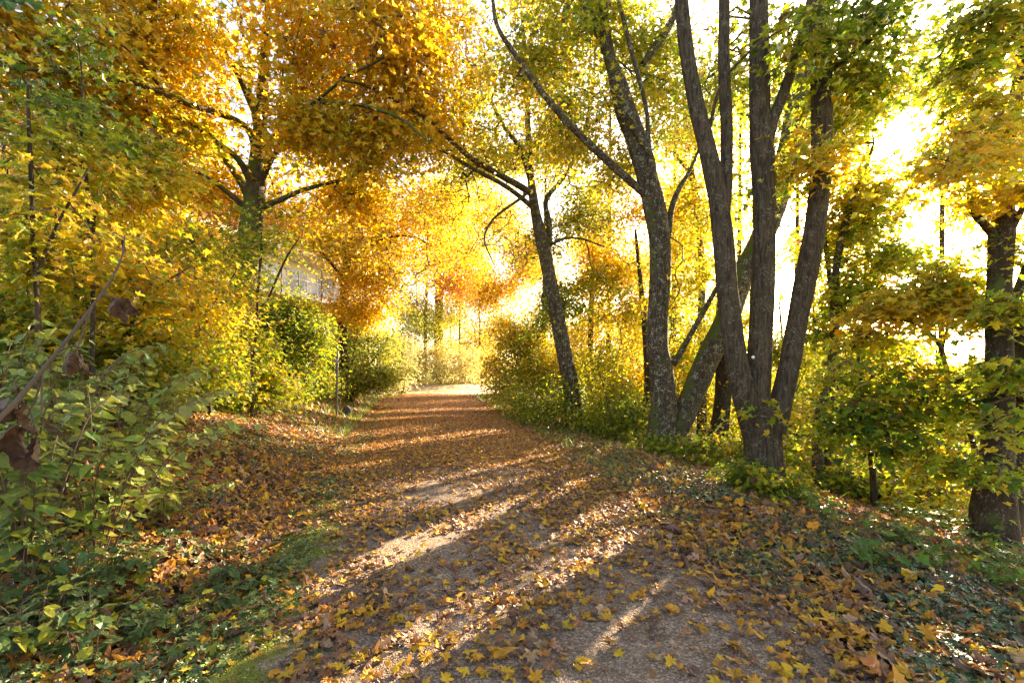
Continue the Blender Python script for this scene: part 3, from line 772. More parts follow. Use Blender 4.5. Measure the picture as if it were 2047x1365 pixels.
# leaning maple in the middle
plant('maple_tree', 'slender maple leaning left over the path with white lichen blotches on its lower trunk', 'tree',
      [[(1150, 862, 12.5, 44), (1146, 820, 12.5, 34), (1141, 770, 12.5, 33), (1131, 720, 12.5, 31), (1121, 670, 12.5, 30), (1110, 610, 12.5, 28), (1098, 550, 12.5, 27), (1088, 500, 12.5, 28), (1078, 460, 12.5, 24), (1068, 410, 12.5, 19), (1060, 340, 12.5, 14), (1055, 250, 12.4, 12), (1050, 120, 12.3, 9), (1042, 0, 12.2, 6), (1040, -80, 12, 4)],
       [(1064, 388, 12.5, 15), (1035, 370, 12.3, 13), (990, 345, 12, 12), (940, 315, 11.5, 11), (900, 280, 11, 9), (855, 240, 10.5, 8), (800, 205, 10, 7), (740, 175, 9.5, 6), (680, 160, 9, 4)],
       [(1094, 500, 12.6, 17), (1098, 450, 12.7, 12), (1092, 400, 12.8, 10), (1130, 350, 13, 8), (1165, 280, 13.2, 7), (1185, 180, 13.4, 5), (1190, 60, 13.5, 3)],
       [(1063, 370, 12.5, 11), (1040, 300, 12.3, 9), (1000, 240, 12, 8), (975, 190, 11.8, 5)],
       [(1100, 490, 12.5, 6), (1130, 478, 12.3, 5), (1170, 480, 12.2, 4), (1210, 495, 12, 3)],
       [(1060, 380, 12.5, 7), (1030, 405, 12.2, 6), (985, 440, 12, 5), (968, 480, 11.9, 4), (985, 530, 11.8, 2)],
       [(1116, 640, 12.5, 4), (1085, 600, 12.3, 4), (1090, 575, 12.2, 2)],
       [(1070, 420, 12.5, 10), (1005, 370, 12.2, 9), (930, 330, 11.6, 7), (880, 300, 11, 5)]],
      [(1060, 250, 13.3, 110, 120, 1.8, 220, 1.35), (950, 180, 12.4, 110, 130, 1.8, 240, 1.45), (830, 200, 11.2, 110, 110, 1.6, 190, 2.15), (960, 330, 12.9, 90, 70, 1.4, 130, 1.45), (1130, 330, 13.9, 100, 90, 1.5, 130, 1.25),
       (1160, 430, 13.7, 90, 60, 1.3, 90, 1.15), (1010, 460, 13.4, 70, 60, 1.0, 60, 1.45), (1120, 590, 13.2, 45, 70, .5, 40, 0.85), (1180, 560, 13.5, 70, 60, 1.0, 40, 1.25), (1040, 40, 12.4, 140, 110, 2, 170, 1.55), (870, 60, 10.9, 130, 110, 1.8, 160, 2.45),
       (1080, 640, 13.1, 45, 30, .5, 18, 0.65), (900, 420, 13.4, 80, 70, 1.3, 90, 2.25), (1090, 480, 13.0, 45, 45, .4, 18, 0.60), (960, -100, 11.4, 220, 60, 1.6, 40, 1.65)],
      bark=M_BARK2, sides=20, flare=.3, rough=.07, lps=17, lsize=.085, spray=.30)

# great golden beech on the left bank
L1 = plant('beech_tree', 'spreading golden beech on the left bank with long branches reaching over the bank and path', 'tree',
      [[(455, 745, 11, 66), (462, 690, 11, 56), (472, 640, 11, 52), (482, 570, 11, 46), (494, 500, 11, 42), (503, 440, 11, 40), (510, 390, 11, 38), (514, 340, 11, 34), (518, 280, 11, 26), (524, 200, 10.9, 22), (530, 100, 10.7, 17), (538, 0, 10.5, 13), (545, -120, 10.3, 8)],
       [(512, 330, 11, 16), (500, 262, 10.8, 13), (440, 222, 10.2, 12), (380, 205, 9.6, 11), (320, 180, 9.1, 11), (260, 160, 8.6, 11), (200, 150, 8.2, 11), (120, 143, 7.8, 9), (50, 138, 7.4, 8), (0, 130, 7.1, 7), (-90, 100, 6.8, 4)],
       [(505, 370, 11, 16), (478, 320, 10.8, 12), (440, 290, 10.6, 10), (405, 262, 10.4, 8), (350, 235, 10, 5)],
       [(500, 400, 11, 18), (480, 360, 11.2, 15), (455, 325, 11.4, 13), (440, 290, 11.5, 12), (432, 250, 11.6, 6)],
       [(498, 420, 11, 14), (450, 380, 10.7, 9), (400, 345, 10.4, 6), (330, 320, 10, 4)],
       [(512, 380, 11, 16), (545, 320, 10.7, 10), (590, 255, 10.2, 7), (640, 205, 9.7, 6), (700, 160, 9.2, 5), (770, 120, 8.8, 5)],
       [(508, 420, 11, 16), (550, 400, 11, 11), (620, 378, 11, 8), (700, 350, 11, 6), (780, 335, 11, 5)],
       [(516, 330, 11, 14), (560, 250, 11.2, 11), (590, 160, 11.4, 9), (620, 60, 11.6, 6)],
       [(520, 250, 10.9, 13), (480, 160, 10.5, 10), (430, 90, 10, 8), (370, 40, 9.5, 6), (300, 0, 9, 4)],
       [(518, 300, 11, 11), (505, 200, 11.3, 10), (490, 80, 11.6, 7), (470, -40, 11.8, 4)],
       [(330, 190, 9.2, 6), (290, 130, 8.8, 6), (250, 90, 8.5, 5), (200, 50, 8.2, 3)],
       [(640, 205, 9.7, 8), (720, 215, 9.3, 8), (800, 240, 9, 6), (860, 290, 8.8, 4)]],
      [(90, 90, 8.4, 170, 100, 1.4, 210, 2.08), (300, 90, 9.6, 150, 110, 1.6, 260, 2.08), (480, 110, 10.8, 130, 120, 1.8, 230, 2.08), (650, 100, 10.4, 130, 120, 1.7, 240, 2.38), (770, 110, 9.8, 110, 110, 1.4, 170, 2.48),
       (180, 230, 9.4, 160, 80, 1.4, 170, 2.08), (360, 260, 10.8, 130, 90, 1.6, 190, 1.98), (620, 270, 10.8, 110, 90, 1.6, 200, 1.98), (750, 260, 10.4, 110, 90, 1.5, 170, 2.08), (560, 400, 12.4, 110, 80, 1.4, 110, 2.28),
       (700, 380, 11.8, 110, 70, 1.5, 120, 2.28), (400, 370, 11.8, 90, 60, 1.3, 90, 2.38), (120, -110, 8.8, 240, 80, 1.8, 170, 2.08), (500, -110, 10.3, 260, 80, 2, 180, 2.08), (780, 10, 9.8, 100, 80, 1.4, 90, 2.48), (20, 20, 8.0, 100, 90, 1.2, 70, 2.08)],
      bark=M_BARK4, sides=22, flare=.3, rough=.06, lps=10, lsize=.112, spray=.32, kind=None, tilt=.55)

# golden tree drooping behind it
plant('beech_tree', 'bright yellow beech with drooping low branches in front of the white building', 'tree',
      [[(688, 730, 19, 22), (684, 650, 19, 17), (690, 560, 19, 15), (700, 460, 19, 12), (710, 350, 19, 8), (715, 260, 19, 4)],
       [(690, 540, 19, 8), (740, 490, 18.5, 6), (810, 470, 18, 4), (860, 490, 17.5, 3)], [(690, 560, 19, 7), (640, 500, 18.6, 5), (600, 480, 18.4, 3)]],
      [(660, 470, 19, 75, 60, 2.2, 170, 2.0), (760, 480, 18.5, 95, 80, 2.4, 260, 2.1), (800, 560, 18, 75, 60, 2, 190, 2.3), (720, 545, 18.6, 50, 30, 1.6, 60, 2.2), (850, 420, 18, 80, 70, 2, 160, 2.3), (720, 620, 18, 70, 32, 1.6, 90, 2.4), (700, 370, 19, 110, 80, 2.4, 170, 2.1), (870, 540, 18.6, 50, 60, 1.6, 100, 2.8), (830, 600, 18, 45, 30, 1.4, 60, 2.5)],
      bark=M_BARK3, sides=14, lps=18, lsize=.105, spray=.40, flat=.5, tilt=.8, tspread=.25)

# ------------------------------------------------------------------ trees at the end of the path
def trunk_tree(name, label, px, Y, wpx, top, clumps, lean=0, group=None, lsize=.14, lps=16, spray=.5, bark=None, **k):
    gy = ground_py(px, Y)
    st = [[(px, gy + 2, Y, wpx * 1.25), (px + lean * .1, gy - (gy - top) * .15, Y, wpx), (px + lean * .5, (gy + top) / 2, Y, wpx * .85), (px + lean, top, Y, wpx * .35)]]
    return plant(name, label, 'tree', st, clumps, group, bark or M_BARK3, lps=lps, lsize=lsize, spray=spray, sides=12, twig=.006, step=.8, rough=.05, **k)


g = 'tall trees at the end of the path'
trunk_tree('tall_tree', 'stout straight trunk under orange leaves beyond the path end', 876, 42, 19, 380, [(880, 480, 30, 60, 70, 3, 110, 3.6), (915, 560, 29, 50, 35, 2.2, 70, 3.9), (860, 400, 30, 90, 70, 3.4, 90, 3.0), (950, 520, 29, 45, 50, 2, 60, 3.2)], 4, g, .13, spray=.55)
trunk_tree('tall_tree', 'thin ivy clad trunk close beside the stout trunk at the path end', 849, 43, 7, 450, [(845, 640, 43, 22, 40, 1.2, 26, .9), (815, 640, 33, 26, 40, 1.4, 34, 1.0), (845, 520, 31, 50, 60, 2, 50, 2.4)], 6, g, .12, spray=.5)
trunk_tree('tall_tree', 'slim pale trunk between orange and lime foliage at the path end', 918, 46, 4, 480, [(905, 620, 38, 30, 45, 2, 46, 1.5), (930, 560, 38, 40, 40, 2, 36, 2.2), (900, 690, 37, 26, 24, 1.5, 24, 1.6)], 2, g, .13, spray=.6)
trunk_tree('tall_tree', 'slim trunk amid glowing orange leaves farthest down the path', 960, 50, 4, 560, [(950, 665, 45, 38, 34, 2.5, 60, 3.1), (985, 650, 46, 36, 34, 2.5, 46, 2.9), (960, 700, 44, 34, 22, 2, 30, 1.6)], -2, g, .15, spray=.7)
bgt = [
    (1010, 52, 590, [(1005, 640, 52, 50, 45, 3, 70, 2.3)], 'pale yellow tree just left of the leaning maple trunk', 2.3),
    (1075, 48, 520, [(1060, 600, 48, 50, 60, 3, 70, 2.5), (1040, 660, 47, 40, 40, 3, 40, 1.7)], 'hazy yellow tree showing behind the leaning maple', 2),
    (1190, 30, 430, [(1190, 560, 30, 55, 70, 2.5, 100, 3.0), (1230, 480, 30, 50, 60, 2.4, 70, 3.0), (1170, 660, 29, 50, 50, 2, 60, 2.7)], 'orange gold tree right of the leaning maple', 3),
    (1275, 36, 420, [(1260, 530, 36, 50, 60, 2.8, 70, 2.6), (1290, 640, 35, 50, 60, 2.6, 70, 2.0)], 'yellow tree half hidden behind the lichen speckled stem', 3),
    (1370, 32, 380, [(1370, 500, 32, 50, 80, 2.6, 90, 2.2), (1400, 620, 31, 45, 70, 2.4, 80, 1.7), (1350, 380, 32, 50, 50, 2.4, 45, 2.4)], 'yellow green tree seen between the two forked maples', 3),
    (1440, 40, 460, [(1450, 600, 40, 50, 60, 3, 60, 1.9), (1480, 500, 40, 50, 60, 3, 40, 2.0)], 'lime tree seen far back between the stems of the big grey maple', 3),
    (770, 46, 500, [(780, 600, 46, 60, 60, 3, 80, 1.3), (750, 520, 46, 60, 60, 3, 60, 2.2)], 'green tree behind the bright bushes left of the path end', 1),
    (640, 33, 500, [(650, 660, 33, 45, 30, 2, 46, .9)], 'dark green low tree below the building balcony', 1),
]
for px, Y, top, cl, lab, tt in bgt:
    trunk_tree('background_tree', lab, px, Y, 90 / Y, top, cl, 4, 'trees far behind', .16, lps=18, spray=.75)

# ------------------------------------------------------------------ right hand trees
plant('maple_tree', 'dark double trunked maple at the right edge with golden leaves', 'tree',
      [[(1985, 1120, 5.1, 92), (1984, 1070, 5.1, 76), (1988, 990, 5.1, 62), (1994, 880, 5.1, 48), (1998, 760, 5.1, 44), (1996, 660, 5.1, 40), (1998, 560, 5.1, 36), (2002, 470, 5.1, 40), (2010, 400, 5.1, 26), (2020, 300, 5.15, 22), (2036, 160, 5.2, 20), (2050, 20, 5.2, 17), (2070, -200, 5.3, 10)],
       [(2005, 1060, 5.15, 56), (2022, 980, 5.2, 46), (2034, 860, 5.25, 42), (2040, 740, 5.3, 42), (2046, 640, 5.3, 38), (2070, 520, 5.3, 30), (2110, 350, 5.3, 20), (2140, 100, 5.3, 12)],
       [(1998, 480, 5.1, 20), (1972, 448, 5.05, 15), (1950, 420, 5.0, 14), (1944, 380, 5.0, 13), (1936, 340, 4.95, 8), (1930, 290, 4.9, 4)],
       [(2000, 500, 5.1, 16), (2030, 440, 5.0, 13), (2070, 370, 5, 9)], [(2012, 640, 5.2, 22), (2035, 570, 5.2, 17), (2060, 500, 5.2, 12)],
       [(2110, 340, 5.3, 12), (2060, 312, 4.6, 7), (2010, 307, 4.3, 6), (1960, 318, 4.2, 5.5), (1920, 318, 4.1, 4.5), (1870, 306, 4.0, 3), (1800, 330, 3.9, 2)],
       [(2040, 780, 5.2, 9), (2000, 800, 4.9, 6), (1960, 815, 4.7, 4)]],
      [(1960, 270, 4.6, 90, 50, .5, 21, 1.6), (1960, 300, 4.2, 90, 22, .3, 16, 1.8), (1870, 330, 4.0, 70, 22, .3, 8, 2.1), (1985, 200, 5, 60, 90, .6, 25, 1.3), (2000, 370, 4.8, 50, 35, .4, 15, 1.6), (2010, 620, 4.9, 50, 40, .4, 15, 0.9), (1945, 130, 5.2, 70, 60, .6, 16, 1.2), (1995, 60, 5, 70, 70, .7, 21, 0.9), (1940, 40, 5, 60, 50, .5, 11, 0.9),
       (2000, 730, 4.8, 50, 40, .4, 15, 1.2), (2020, 850, 4.6, 35, 50, .4, 6, 0.9), (1970, 930, 4.7, 50, 30, .4, 5, 0.9), (2020, 500, 5.2, 40, 50, .5, 10, 1.2), (2000, -150, 5, 160, 110, 1.2, 31, 1.2)],
      bark=M_BARK3, sides=24, flare=.30, rough=.08, lps=20, lsize=.078, spray=.17, tilt=.4)

plant('young_maple', 'two stemmed young tree with thin mossy stems just right of the big grey maple', 'tree',
      [[(1637, 1005, 7.4, 24), (1634, 920, 7.4, 22), (1640, 850, 7.4, 20), (1655, 770, 7.4, 19), (1663, 680, 7.4, 18), (1664, 600, 7.4, 16), (1672, 520, 7.4, 13), (1690, 440, 7.4, 14), (1715, 360, 7.4, 8), (1740, 280, 7.4, 4)],
       [(1648, 1000, 7.45, 20), (1660, 900, 7.5, 15), (1670, 800, 7.5, 13), (1668, 680, 7.55, 11), (1664, 560, 7.6, 9), (1650, 430, 7.6, 6)],
       [(1664, 620, 7.4, 6), (1720, 590, 7.2, 5), (1780, 560, 7, 3)]],
      [(1690, 480, 7.6, 80, 70, .8, 60, 1.3), (1720, 380, 7.4, 80, 60, .8, 44, 1.8), (1700, 600, 7.5, 70, 50, .7, 40, 1.2), (1680, 250, 7.4, 60, 60, .7, 30, 1.4), (1740, 220, 7.6, 45, 40, .6, 18, 1.1), (1760, 520, 7.2, 70, 35, .6, 30, 1.2), (1640, 660, 7.7, 50, 40, .6, 20, 1.2)],
      bark=M_BARK2, sides=14, lps=18, lsize=.095, spray=.2, tilt=.42)

plant('young_maple', 'slim green maple sapling standing among seedlings right of the two stemmed young tree', 'tree',
      [[(1745, 1020, 6.3, 13), (1742, 950, 6.3, 12), (1733, 880, 6.3, 10), (1722, 800, 6.25, 8), (1714, 730, 6.2, 5), (1712, 660, 6.2, 3)],
       [(1735, 890, 6.3, 5), (1780, 830, 6.0, 4), (1830, 790, 5.8, 3)], [(1725, 820, 6.3, 5), (1760, 760, 6.1, 3), (1800, 730, 6, 2)]],
      [(1740, 760, 6.0, 80, 50, .5, 30, 0.90), (1800, 830, 5.8, 100, 60, .5, 46, 0.75), (1880, 800, 5.6, 70, 50, .5, 24, 1.00), (1700, 850, 6.1, 60, 50, .5, 20, 1.00), (1850, 900, 5.6, 90, 40, .5, 30, 0.85), (1760, 680, 6.1, 70, 25, .5, 16, 1.10)],
      bark=M_BARK3, sides=10, lps=15, lsize=.10, spray=.17, tilt=.3, flat=.2)

plant('young_maple', 'young maple with an arching forked stem and yellow top left of the dark double trunk', 'tree',
      [[(1965, 1010, 5.8, 11), (1950, 900, 5.8, 10), (1920, 820, 5.8, 9), (1893, 750, 5.8, 8), (1882, 700, 5.8, 8), (1855, 665, 5.8, 6), (1820, 645, 5.8, 4), (1780, 640, 5.8, 2)],
       [(1884, 700, 5.8, 5), (1890, 650, 5.8, 4), (1893, 590, 5.8, 2)], [(1915, 812, 5.8, 4), (1950, 760, 5.6, 4), (1985, 735, 5.4, 3)]],
      [(1850, 590, 6, 110, 32, .5, 60, 1.5), (1780, 620, 6, 80, 28, .5, 34, 1.9), (1920, 620, 5.7, 70, 28, .4, 30, 2.0), (1900, 560, 6, 70, 22, .5, 24, 1.2), (1960, 740, 5.4, 50, 40, .4, 20, 1.6), (1830, 740, 5.8, 50, 30, .4, 10, 1.6), (1870, 530, 6.2, 60, 14, .5, 12, 1.3)],
      bark=M_BARK3, sides=10, lps=15, lsize=.09, spray=.17, tilt=.3, flat=.2)

plant('background_tree', 'stubby brown trunk glimpsed between the leaning mossy stem and the big grey maple', 'tree',
      [[(1418, 945, 9.8, 52), (1425, 905, 9.8, 42), (1440, 840, 9.8, 34), (1446, 760, 9.8, 30), (1442, 640, 9.8, 22), (1450, 520, 9.8, 16), (1440, 400, 9.8, 10)]],
      [(1450, 700, 10, 60, 60, .8, 40, 1.3), (1410, 560, 10.2, 60, 60, .8, 40, 1.5), (1440, 430, 10.2, 60, 60, .9, 34, 1.7)], 'trees on the right hand slope', M_BARK3, sides=16, flare=.3, lps=18, lsize=.085)
plant('background_tree', 'crooked thin tree with a bent fork behind the left pair of stems', 'tree',
      [[(1402, 880, 14, 20), (1404, 760, 14, 16), (1402, 640, 14, 14), (1403, 540, 14, 13), (1395, 440, 14, 12), (1388, 370, 14, 12), (1372, 335, 14, 10), (1352, 310, 14, 7), (1345, 260, 14, 4)],
       [(1390, 380, 14, 8), (1384, 330, 14, 7), (1392, 290, 14, 4)]],
      [(1400, 400, 14, 90, 80, 1.4, 90, 2.0), (1380, 280, 14, 80, 60, 1.4, 60, 1.8), (1350, 500, 14, 60, 60, 1.1, 50, 1.9), (1420, 560, 14.4, 50, 60, 1.1, 40, 1.7)], 'trees on the right hand slope', M_BARK2, sides=12, lps=18, lsize=.09)
plant('background_tree', 'thin straight tree glowing orange at its foot left of the lichen speckled maple', 'tree',
      [[(1285, 900, 13, 24), (1292, 840, 13, 20), (1296, 760, 13, 17), (1290, 660, 13, 13), (1280, 560, 13, 9), (1270, 460, 13, 5)]],
      [(1250, 620, 13.5, 70, 60, 1.2, 70, 1.8), (1230, 520, 14, 60, 60, 1.2, 60, 2.4), (1270, 430, 14, 50, 50, 1.1, 30, 2.6), (1380, 650, 13, 40, 60, 1, 40, 1.3)], 'trees on the right hand slope', M_BARK3, sides=12, lps=18, lsize=.085)
plant('background_tree', 'thin tree with bowed side twigs between the leaning maple and the lichen speckled maple', 'tree',
      [[(1182, 840, 17, 12), (1180, 720, 17, 11), (1182, 620, 17, 11), (1186, 520, 17, 8), (1190, 400, 17, 4)], [(1182, 650, 17, 5), (1165, 610, 16.6, 4), (1140, 640, 16.4, 2)], [(1182, 655, 17, 5), (1215, 630, 16.7, 4), (1250, 610, 16.5, 2)]],
      [(1190, 500, 17, 60, 70, 1.4, 80, 2.8), (1210, 640, 17, 60, 45, 1.4, 60, 2.1), (1160, 730, 16, 60, 40, 1.3, 60, 1.9), (1230, 380, 17, 60, 60, 1.4, 50, 2.6)], 'trees on the right hand slope', M_BARK3, sides=10, lps=20, lsize=.09, spray=.34)

rs = [  # right hand slope: px, Y, top, clumps, label
    (1560, 13, 560, [(1560, 700, 13, 70, 60, 1.2, 70, 1.3), (1600, 820, 12.5, 60, 60, 1.1, 50, 1.3), (1540, 860, 12, 60, 50, 1, 40, 1.2)], 'leafy sapling seen through the fork of the big grey maple'),
    (1620, 16, 380, [(1650, 600, 16, 50, 70, 1.4, 40, 1.3), (1620, 450, 16, 50, 80, 1.4, 34, 1.6), (1640, 740, 15, 60, 60, 1.4, 60, 1.3)], 'tall sapling filling the gap behind the right stem of the big grey maple'),
    (1760, 11, 640, [(1770, 700, 11, 80, 40, 1, 50, 1.2), (1730, 780, 11, 70, 50, 1, 50, 1.3), (1800, 900, 10, 90, 45, 1, 50, 1.4)], 'low spreading sapling behind the slim green maple'),
    (1870, 12, 640, [(1880, 760, 12, 80, 45, 1, 50, 2.4), (1860, 850, 11, 70, 50, 1, 50, 1.6), (1940, 860, 11, 60, 50, 1, 36, 1.4)], 'yellow sapling under the arching stem'),
    (1760, 22, 560, [(1760, 760, 22, 60, 30, 2, 50, 2.3), (1700, 700, 22, 60, 40, 2, 50, 1.8), (1820, 800, 22, 60, 36, 2, 50, 2.6)], 'hazy sapling at the meadow edge right of centre'),
    (1500, 18, 560, [(1490, 800, 18, 60, 50, 1.6, 70, 1.5), (1500, 640, 18, 45, 40, 1.4, 24, 1.5)], 'lime sapling behind the trunk of the big grey maple'),
    (1340, 15, 600, [(1370, 800, 15, 60, 60, 1.4, 70, 1.5), (1360, 700, 15, 50, 50, 1.4, 50, 1.6)], 'lime sapling in the gap between the upright and leaning stems'),
    (1240, 16, 640, [(1240, 760, 16, 60, 60, 1.4, 80, 1.7), (1200, 820, 15, 50, 35, 1.2, 46, 1.4)], 'yellow green sapling beside the glowing thin tree'),
    (1670, 10, 700, [(1700, 900, 10, 60, 50, .9, 46, 1.4), (1660, 800, 10, 60, 50, .9, 40, 1.2)], 'bushy sapling behind the two stemmed young tree'),
]
for px, Y, top, cl, lab in rs:
    gy = ground_py(px, Y)
    plant('sapling', lab, 'sapling', [[(px, gy + 4, Y, 90 / Y), (px + 4, (gy + top) / 2, Y, 70 / Y), (px, top, Y, 30 / Y)], [(px, gy + 3, Y, 50 / Y), (px + 26, (gy * 2 + top) / 3, Y, 40 / Y), (px + 50, (gy + top) / 2, Y, 16 / Y)]],
          cl, 'saplings on the right hand slope', M_BARK3, lps=20, lsize=.09 if Y < 14 else .11, spray=.30, sides=8)

# far screen of trees beyond the meadow
for i, (X, Y, h, t_) in enumerate([(14, 62, 7, 2.0), (22, 66, 6, 2.6), (31, 64, 6.5, 1.5), (40, 68, 5.5, 2.9), (50, 66, 6.5, 2.2), (61, 70, 6, 1.8), (73, 68, 6.5, 2.6), (86, 72, 7, 2.0), (5, 70, 8, 2.4), (-6, 74, 10, 2.6)]):
    px = CX + X / Y * F; gz = float(height(X, Y)); gy = ground_py(px, Y); hp = h / Y * F
    names = ['rounded yellow green tree across the meadow behind the lichen speckled maple', 'low golden tree across the meadow behind the leaning mossy stem', 'green tree across the meadow behind the big grey maple', 'orange tree across the meadow just right of the big grey maple',
             'yellow tree across the meadow behind the slim green maple', 'olive tree across the meadow under the sun', 'gold tree across the meadow left of the arching stem', 'tall tree across the meadow behind the dark double trunk', 'high yellow tree far behind the leaning maple', 'farthest tall gold tree in line with the path end']
    plant('meadow_tree', names[i], 'tree', [[(px, gy + 1, Y, 7), (px, gy - hp * .4, Y, 6), (px, gy - hp * .8, Y, 3)]],
          [(px, gy - hp * .55, Y, h * .62 / Y * F, hp * .46, h * .55, 90, t_)], 'trees across the meadow', M_BARK3, lps=20, lsize=.24, spray=.8, flat=.8, sides=6, step=1.5, twig=.01)

# ------------------------------------------------------------------ left bank woodland
lw = [
    ([[(60, 860, 4.6, 12), (78, 700, 4.6, 10), (66, 520, 4.6, 8), (60, 330, 4.6, 8), (55, 160, 4.6, 4)], [(72, 560, 4.6, 8), (120, 430, 4.6, 6), (170, 330, 4.6, 3)]],
     [(60, 300, 4.8, 100, 90, .6, 18, 1.30), (120, 420, 4.8, 120, 90, .6, 24, 1.55), (40, 520, 4.8, 110, 80, .6, 30, 1.55), (150, 230, 4.9, 70, 60, .5, 9, 0.65)], 'dark green maple sapling at the left edge'),
    ([[(185, 820, 5.2, 10), (190, 650, 5.2, 8), (180, 480, 5.2, 7), (172, 330, 5.2, 6), (165, 200, 5.2, 4), (150, 70, 5.2, 2)], [(172, 340, 5.2, 4), (135, 220, 5.2, 3), (90, 80, 5.2, 2)]],
     [(150, 90, 5.2, 60, 40, .4, 6, 0.60), (180, 330, 5.4, 80, 70, .5, 13, 1.60), (110, 180, 5.2, 60, 60, .4, 6, 0.60)], 'tall thin sapling with long straight green topped shoots'),
    ([[(130, 760, 6.5, 13), (168, 560, 6.5, 12), (190, 410, 6.5, 10), (230, 330, 6.5, 8), (290, 260, 6.5, 5)], [(185, 440, 6.5, 9), (120, 390, 6.5, 6), (60, 360, 6.5, 3)]],
     [(240, 300, 6.6, 90, 60, .7, 34, 0.95), (280, 390, 6.6, 110, 70, .8, 52, 1.55), (130, 420, 6.6, 120, 60, .8, 45, 2.05), (320, 320, 6.8, 70, 60, .6, 19, 0.85)], 'forked sapling with green and yellow layers left of the golden beech'),
    ([[(235, 780, 6.2, 9), (268, 640, 6.2, 8), (255, 540, 6.2, 7), (240, 470, 6.2, 5)], [(262, 640, 6.2, 6), (320, 570, 6.1, 4), (380, 530, 6, 1.70)]],
     [(200, 540, 6.3, 130, 60, .8, 60, 1.95), (310, 560, 6.3, 110, 60, .8, 52, 2.15), (130, 620, 6.2, 130, 60, .8, 45, 1.85), (280, 660, 6.3, 110, 50, .7, 37, 1.75)], 'yellow leaved bushy sapling in the middle of the left bank'),
    ([[(415, 790, 8.5, 9), (400, 680, 8.5, 8), (392, 560, 8.5, 7), (385, 470, 8.5, 5)], [(398, 650, 8.5, 7), (440, 580, 8.4, 4), (470, 530, 8.4, 2)]],
     [(380, 520, 8.6, 90, 60, 1, 52, 1.55), (400, 620, 8.6, 90, 60, 1, 52, 1.85), (340, 470, 8.8, 80, 50, .9, 37, 1.45), (330, 640, 8.4, 80, 50, .9, 37, 1.95)], 'yellow green sapling just left of the beech trunk'),
    ([[(500, 760, 9.8, 6), (512, 640, 9.7, 5), (520, 520, 9.6, 5), (520, 420, 9.6, 4)], [(535, 600, 9.7, 5), (570, 520, 9.5, 4), (600, 470, 9.4, 2)]],
     [(500, 470, 9.7, 65, 70, .6, 26, 0.60), (470, 570, 9.7, 50, 60, .5, 18, 0.60), (550, 460, 9.6, 45, 45, .5, 19, 0.95), (530, 560, 9.7, 30, 40, .4, 10, 0.95), (470, 650, 9.7, 40, 40, .4, 10, 0.95)], 'dark green maple sapling masking the beech trunk'),
    ([[(20, 780, 9, 23.70), (30, 640, 9, 19.70), (20, 480, 9, 13.70), (10, 330, 9, 7.70)]],
     [(20, 420, 9.2, 120, 80, 1.2, 67, 1.95), (20, 560, 9.2, 130, 70, 1.2, 67, 1.75), (-40, 300, 9, 100, 100, 1.2, 45, 1.95)], 'olive tree crowding the far left edge behind the dark sapling'),
    ([[(200, 720, 12, 19.70), (205, 600, 12, 15.70), (215, 480, 12, 11.70), (220, 360, 12, 7.70)]],
     [(200, 450, 12.2, 120, 70, 1.5, 97, 1.80), (320, 440, 12.2, 90, 60, 1.4, 67, 1.80), (110, 360, 12, 100, 70, 1.4, 67, 2.10), (240, 590, 12, 120, 50, 1.4, 67, 1.85), (60, 640, 12, 120, 50, 1.4, 52, 1.55)], 'slender tree higher up the left bank behind the saplings'),
    ([[(360, 690, 17, 15.70), (362, 560, 17, 12.70), (365, 400, 17, 7.70)]],
     [(370, 480, 17, 90, 70, 1.8, 90, 2.30), (300, 350, 17, 90, 70, 1.8, 82, 2.60), (420, 580, 17, 70, 50, 1.6, 60, 2.15)], 'golden tree farther back on the left bank'),
    ([[(90, 650, 19, 15.70), (90, 500, 19, 12.70), (95, 330, 19, 7.70)]],
     [(90, 400, 19, 130, 80, 2.2, 112, 2.40), (190, 260, 19, 110, 80, 2.2, 82, 2.70), (0, 520, 18, 100, 70, 2, 67, 1.70), (200, 620, 18, 130, 40, 2, 82, 1.85), (40, 220, 19, 100, 90, 2.2, 67, 2.70)], 'amber tree at the top of the left bank'),
]
for st, cl, lab in lw:
    Yb = st[0][0][2]; st[0][0] = (st[0][0][0], ground_py(st[0][0][0], Yb) + 6, Yb, st[0][0][3])
    if st[0][1][1] > st[0][0][1] - 20: st[0] = [st[0][0]] + [q for q in st[0][1:] if q[1] < st[0][0][1] - 30]
    far = Yb > 11
    plant('sapling' if not far else 'bank_tree', lab, 'sapling' if not far else 'tree', st, cl, 'young trees on the left bank', M_BARK3, lps=18, lsize=.085 if not far else .11, spray=.22 if Yb < 7 else .30 if not far else .4, sides=10, tilt=.42, flat=.25)

def bush(label, px, Y, clumps, wpx=8, group=None, lsize=.095, lps=15, spray=.27, name='bush', kind=None, tilt=.6, **k):
    gy = ground_py(px, Y) + 3
    clumps = [c[:7] + (max(.7, c[7] - .28),) for c in clumps]; cl = list(clumps)
    for c in clumps:      # upright shoots breaking the outline
        for _ in range(6):
            f = R.uniform(-1, 1)
            cl.append((c[0] + f * c[3], c[1] - c[4] * (1.05 - .5 * f * f), c[2] + R.uniform(-.3, .3), max(3, c[3] * .08), c[4] * R.uniform(.3, .7), .12, max(3, int(c[6] * .08)), c[7] + .25))
    return plant(name, label, 'bush', auto((px, gy, Y), list(clumps), wpx), cl, group, M_TWIG, lps=lps, lsize=lsize, spray=spray, sides=6, kind=kind, tilt=tilt, flat=.6, trunk_name='stems', crown_name='foliage', step=.3, **k)


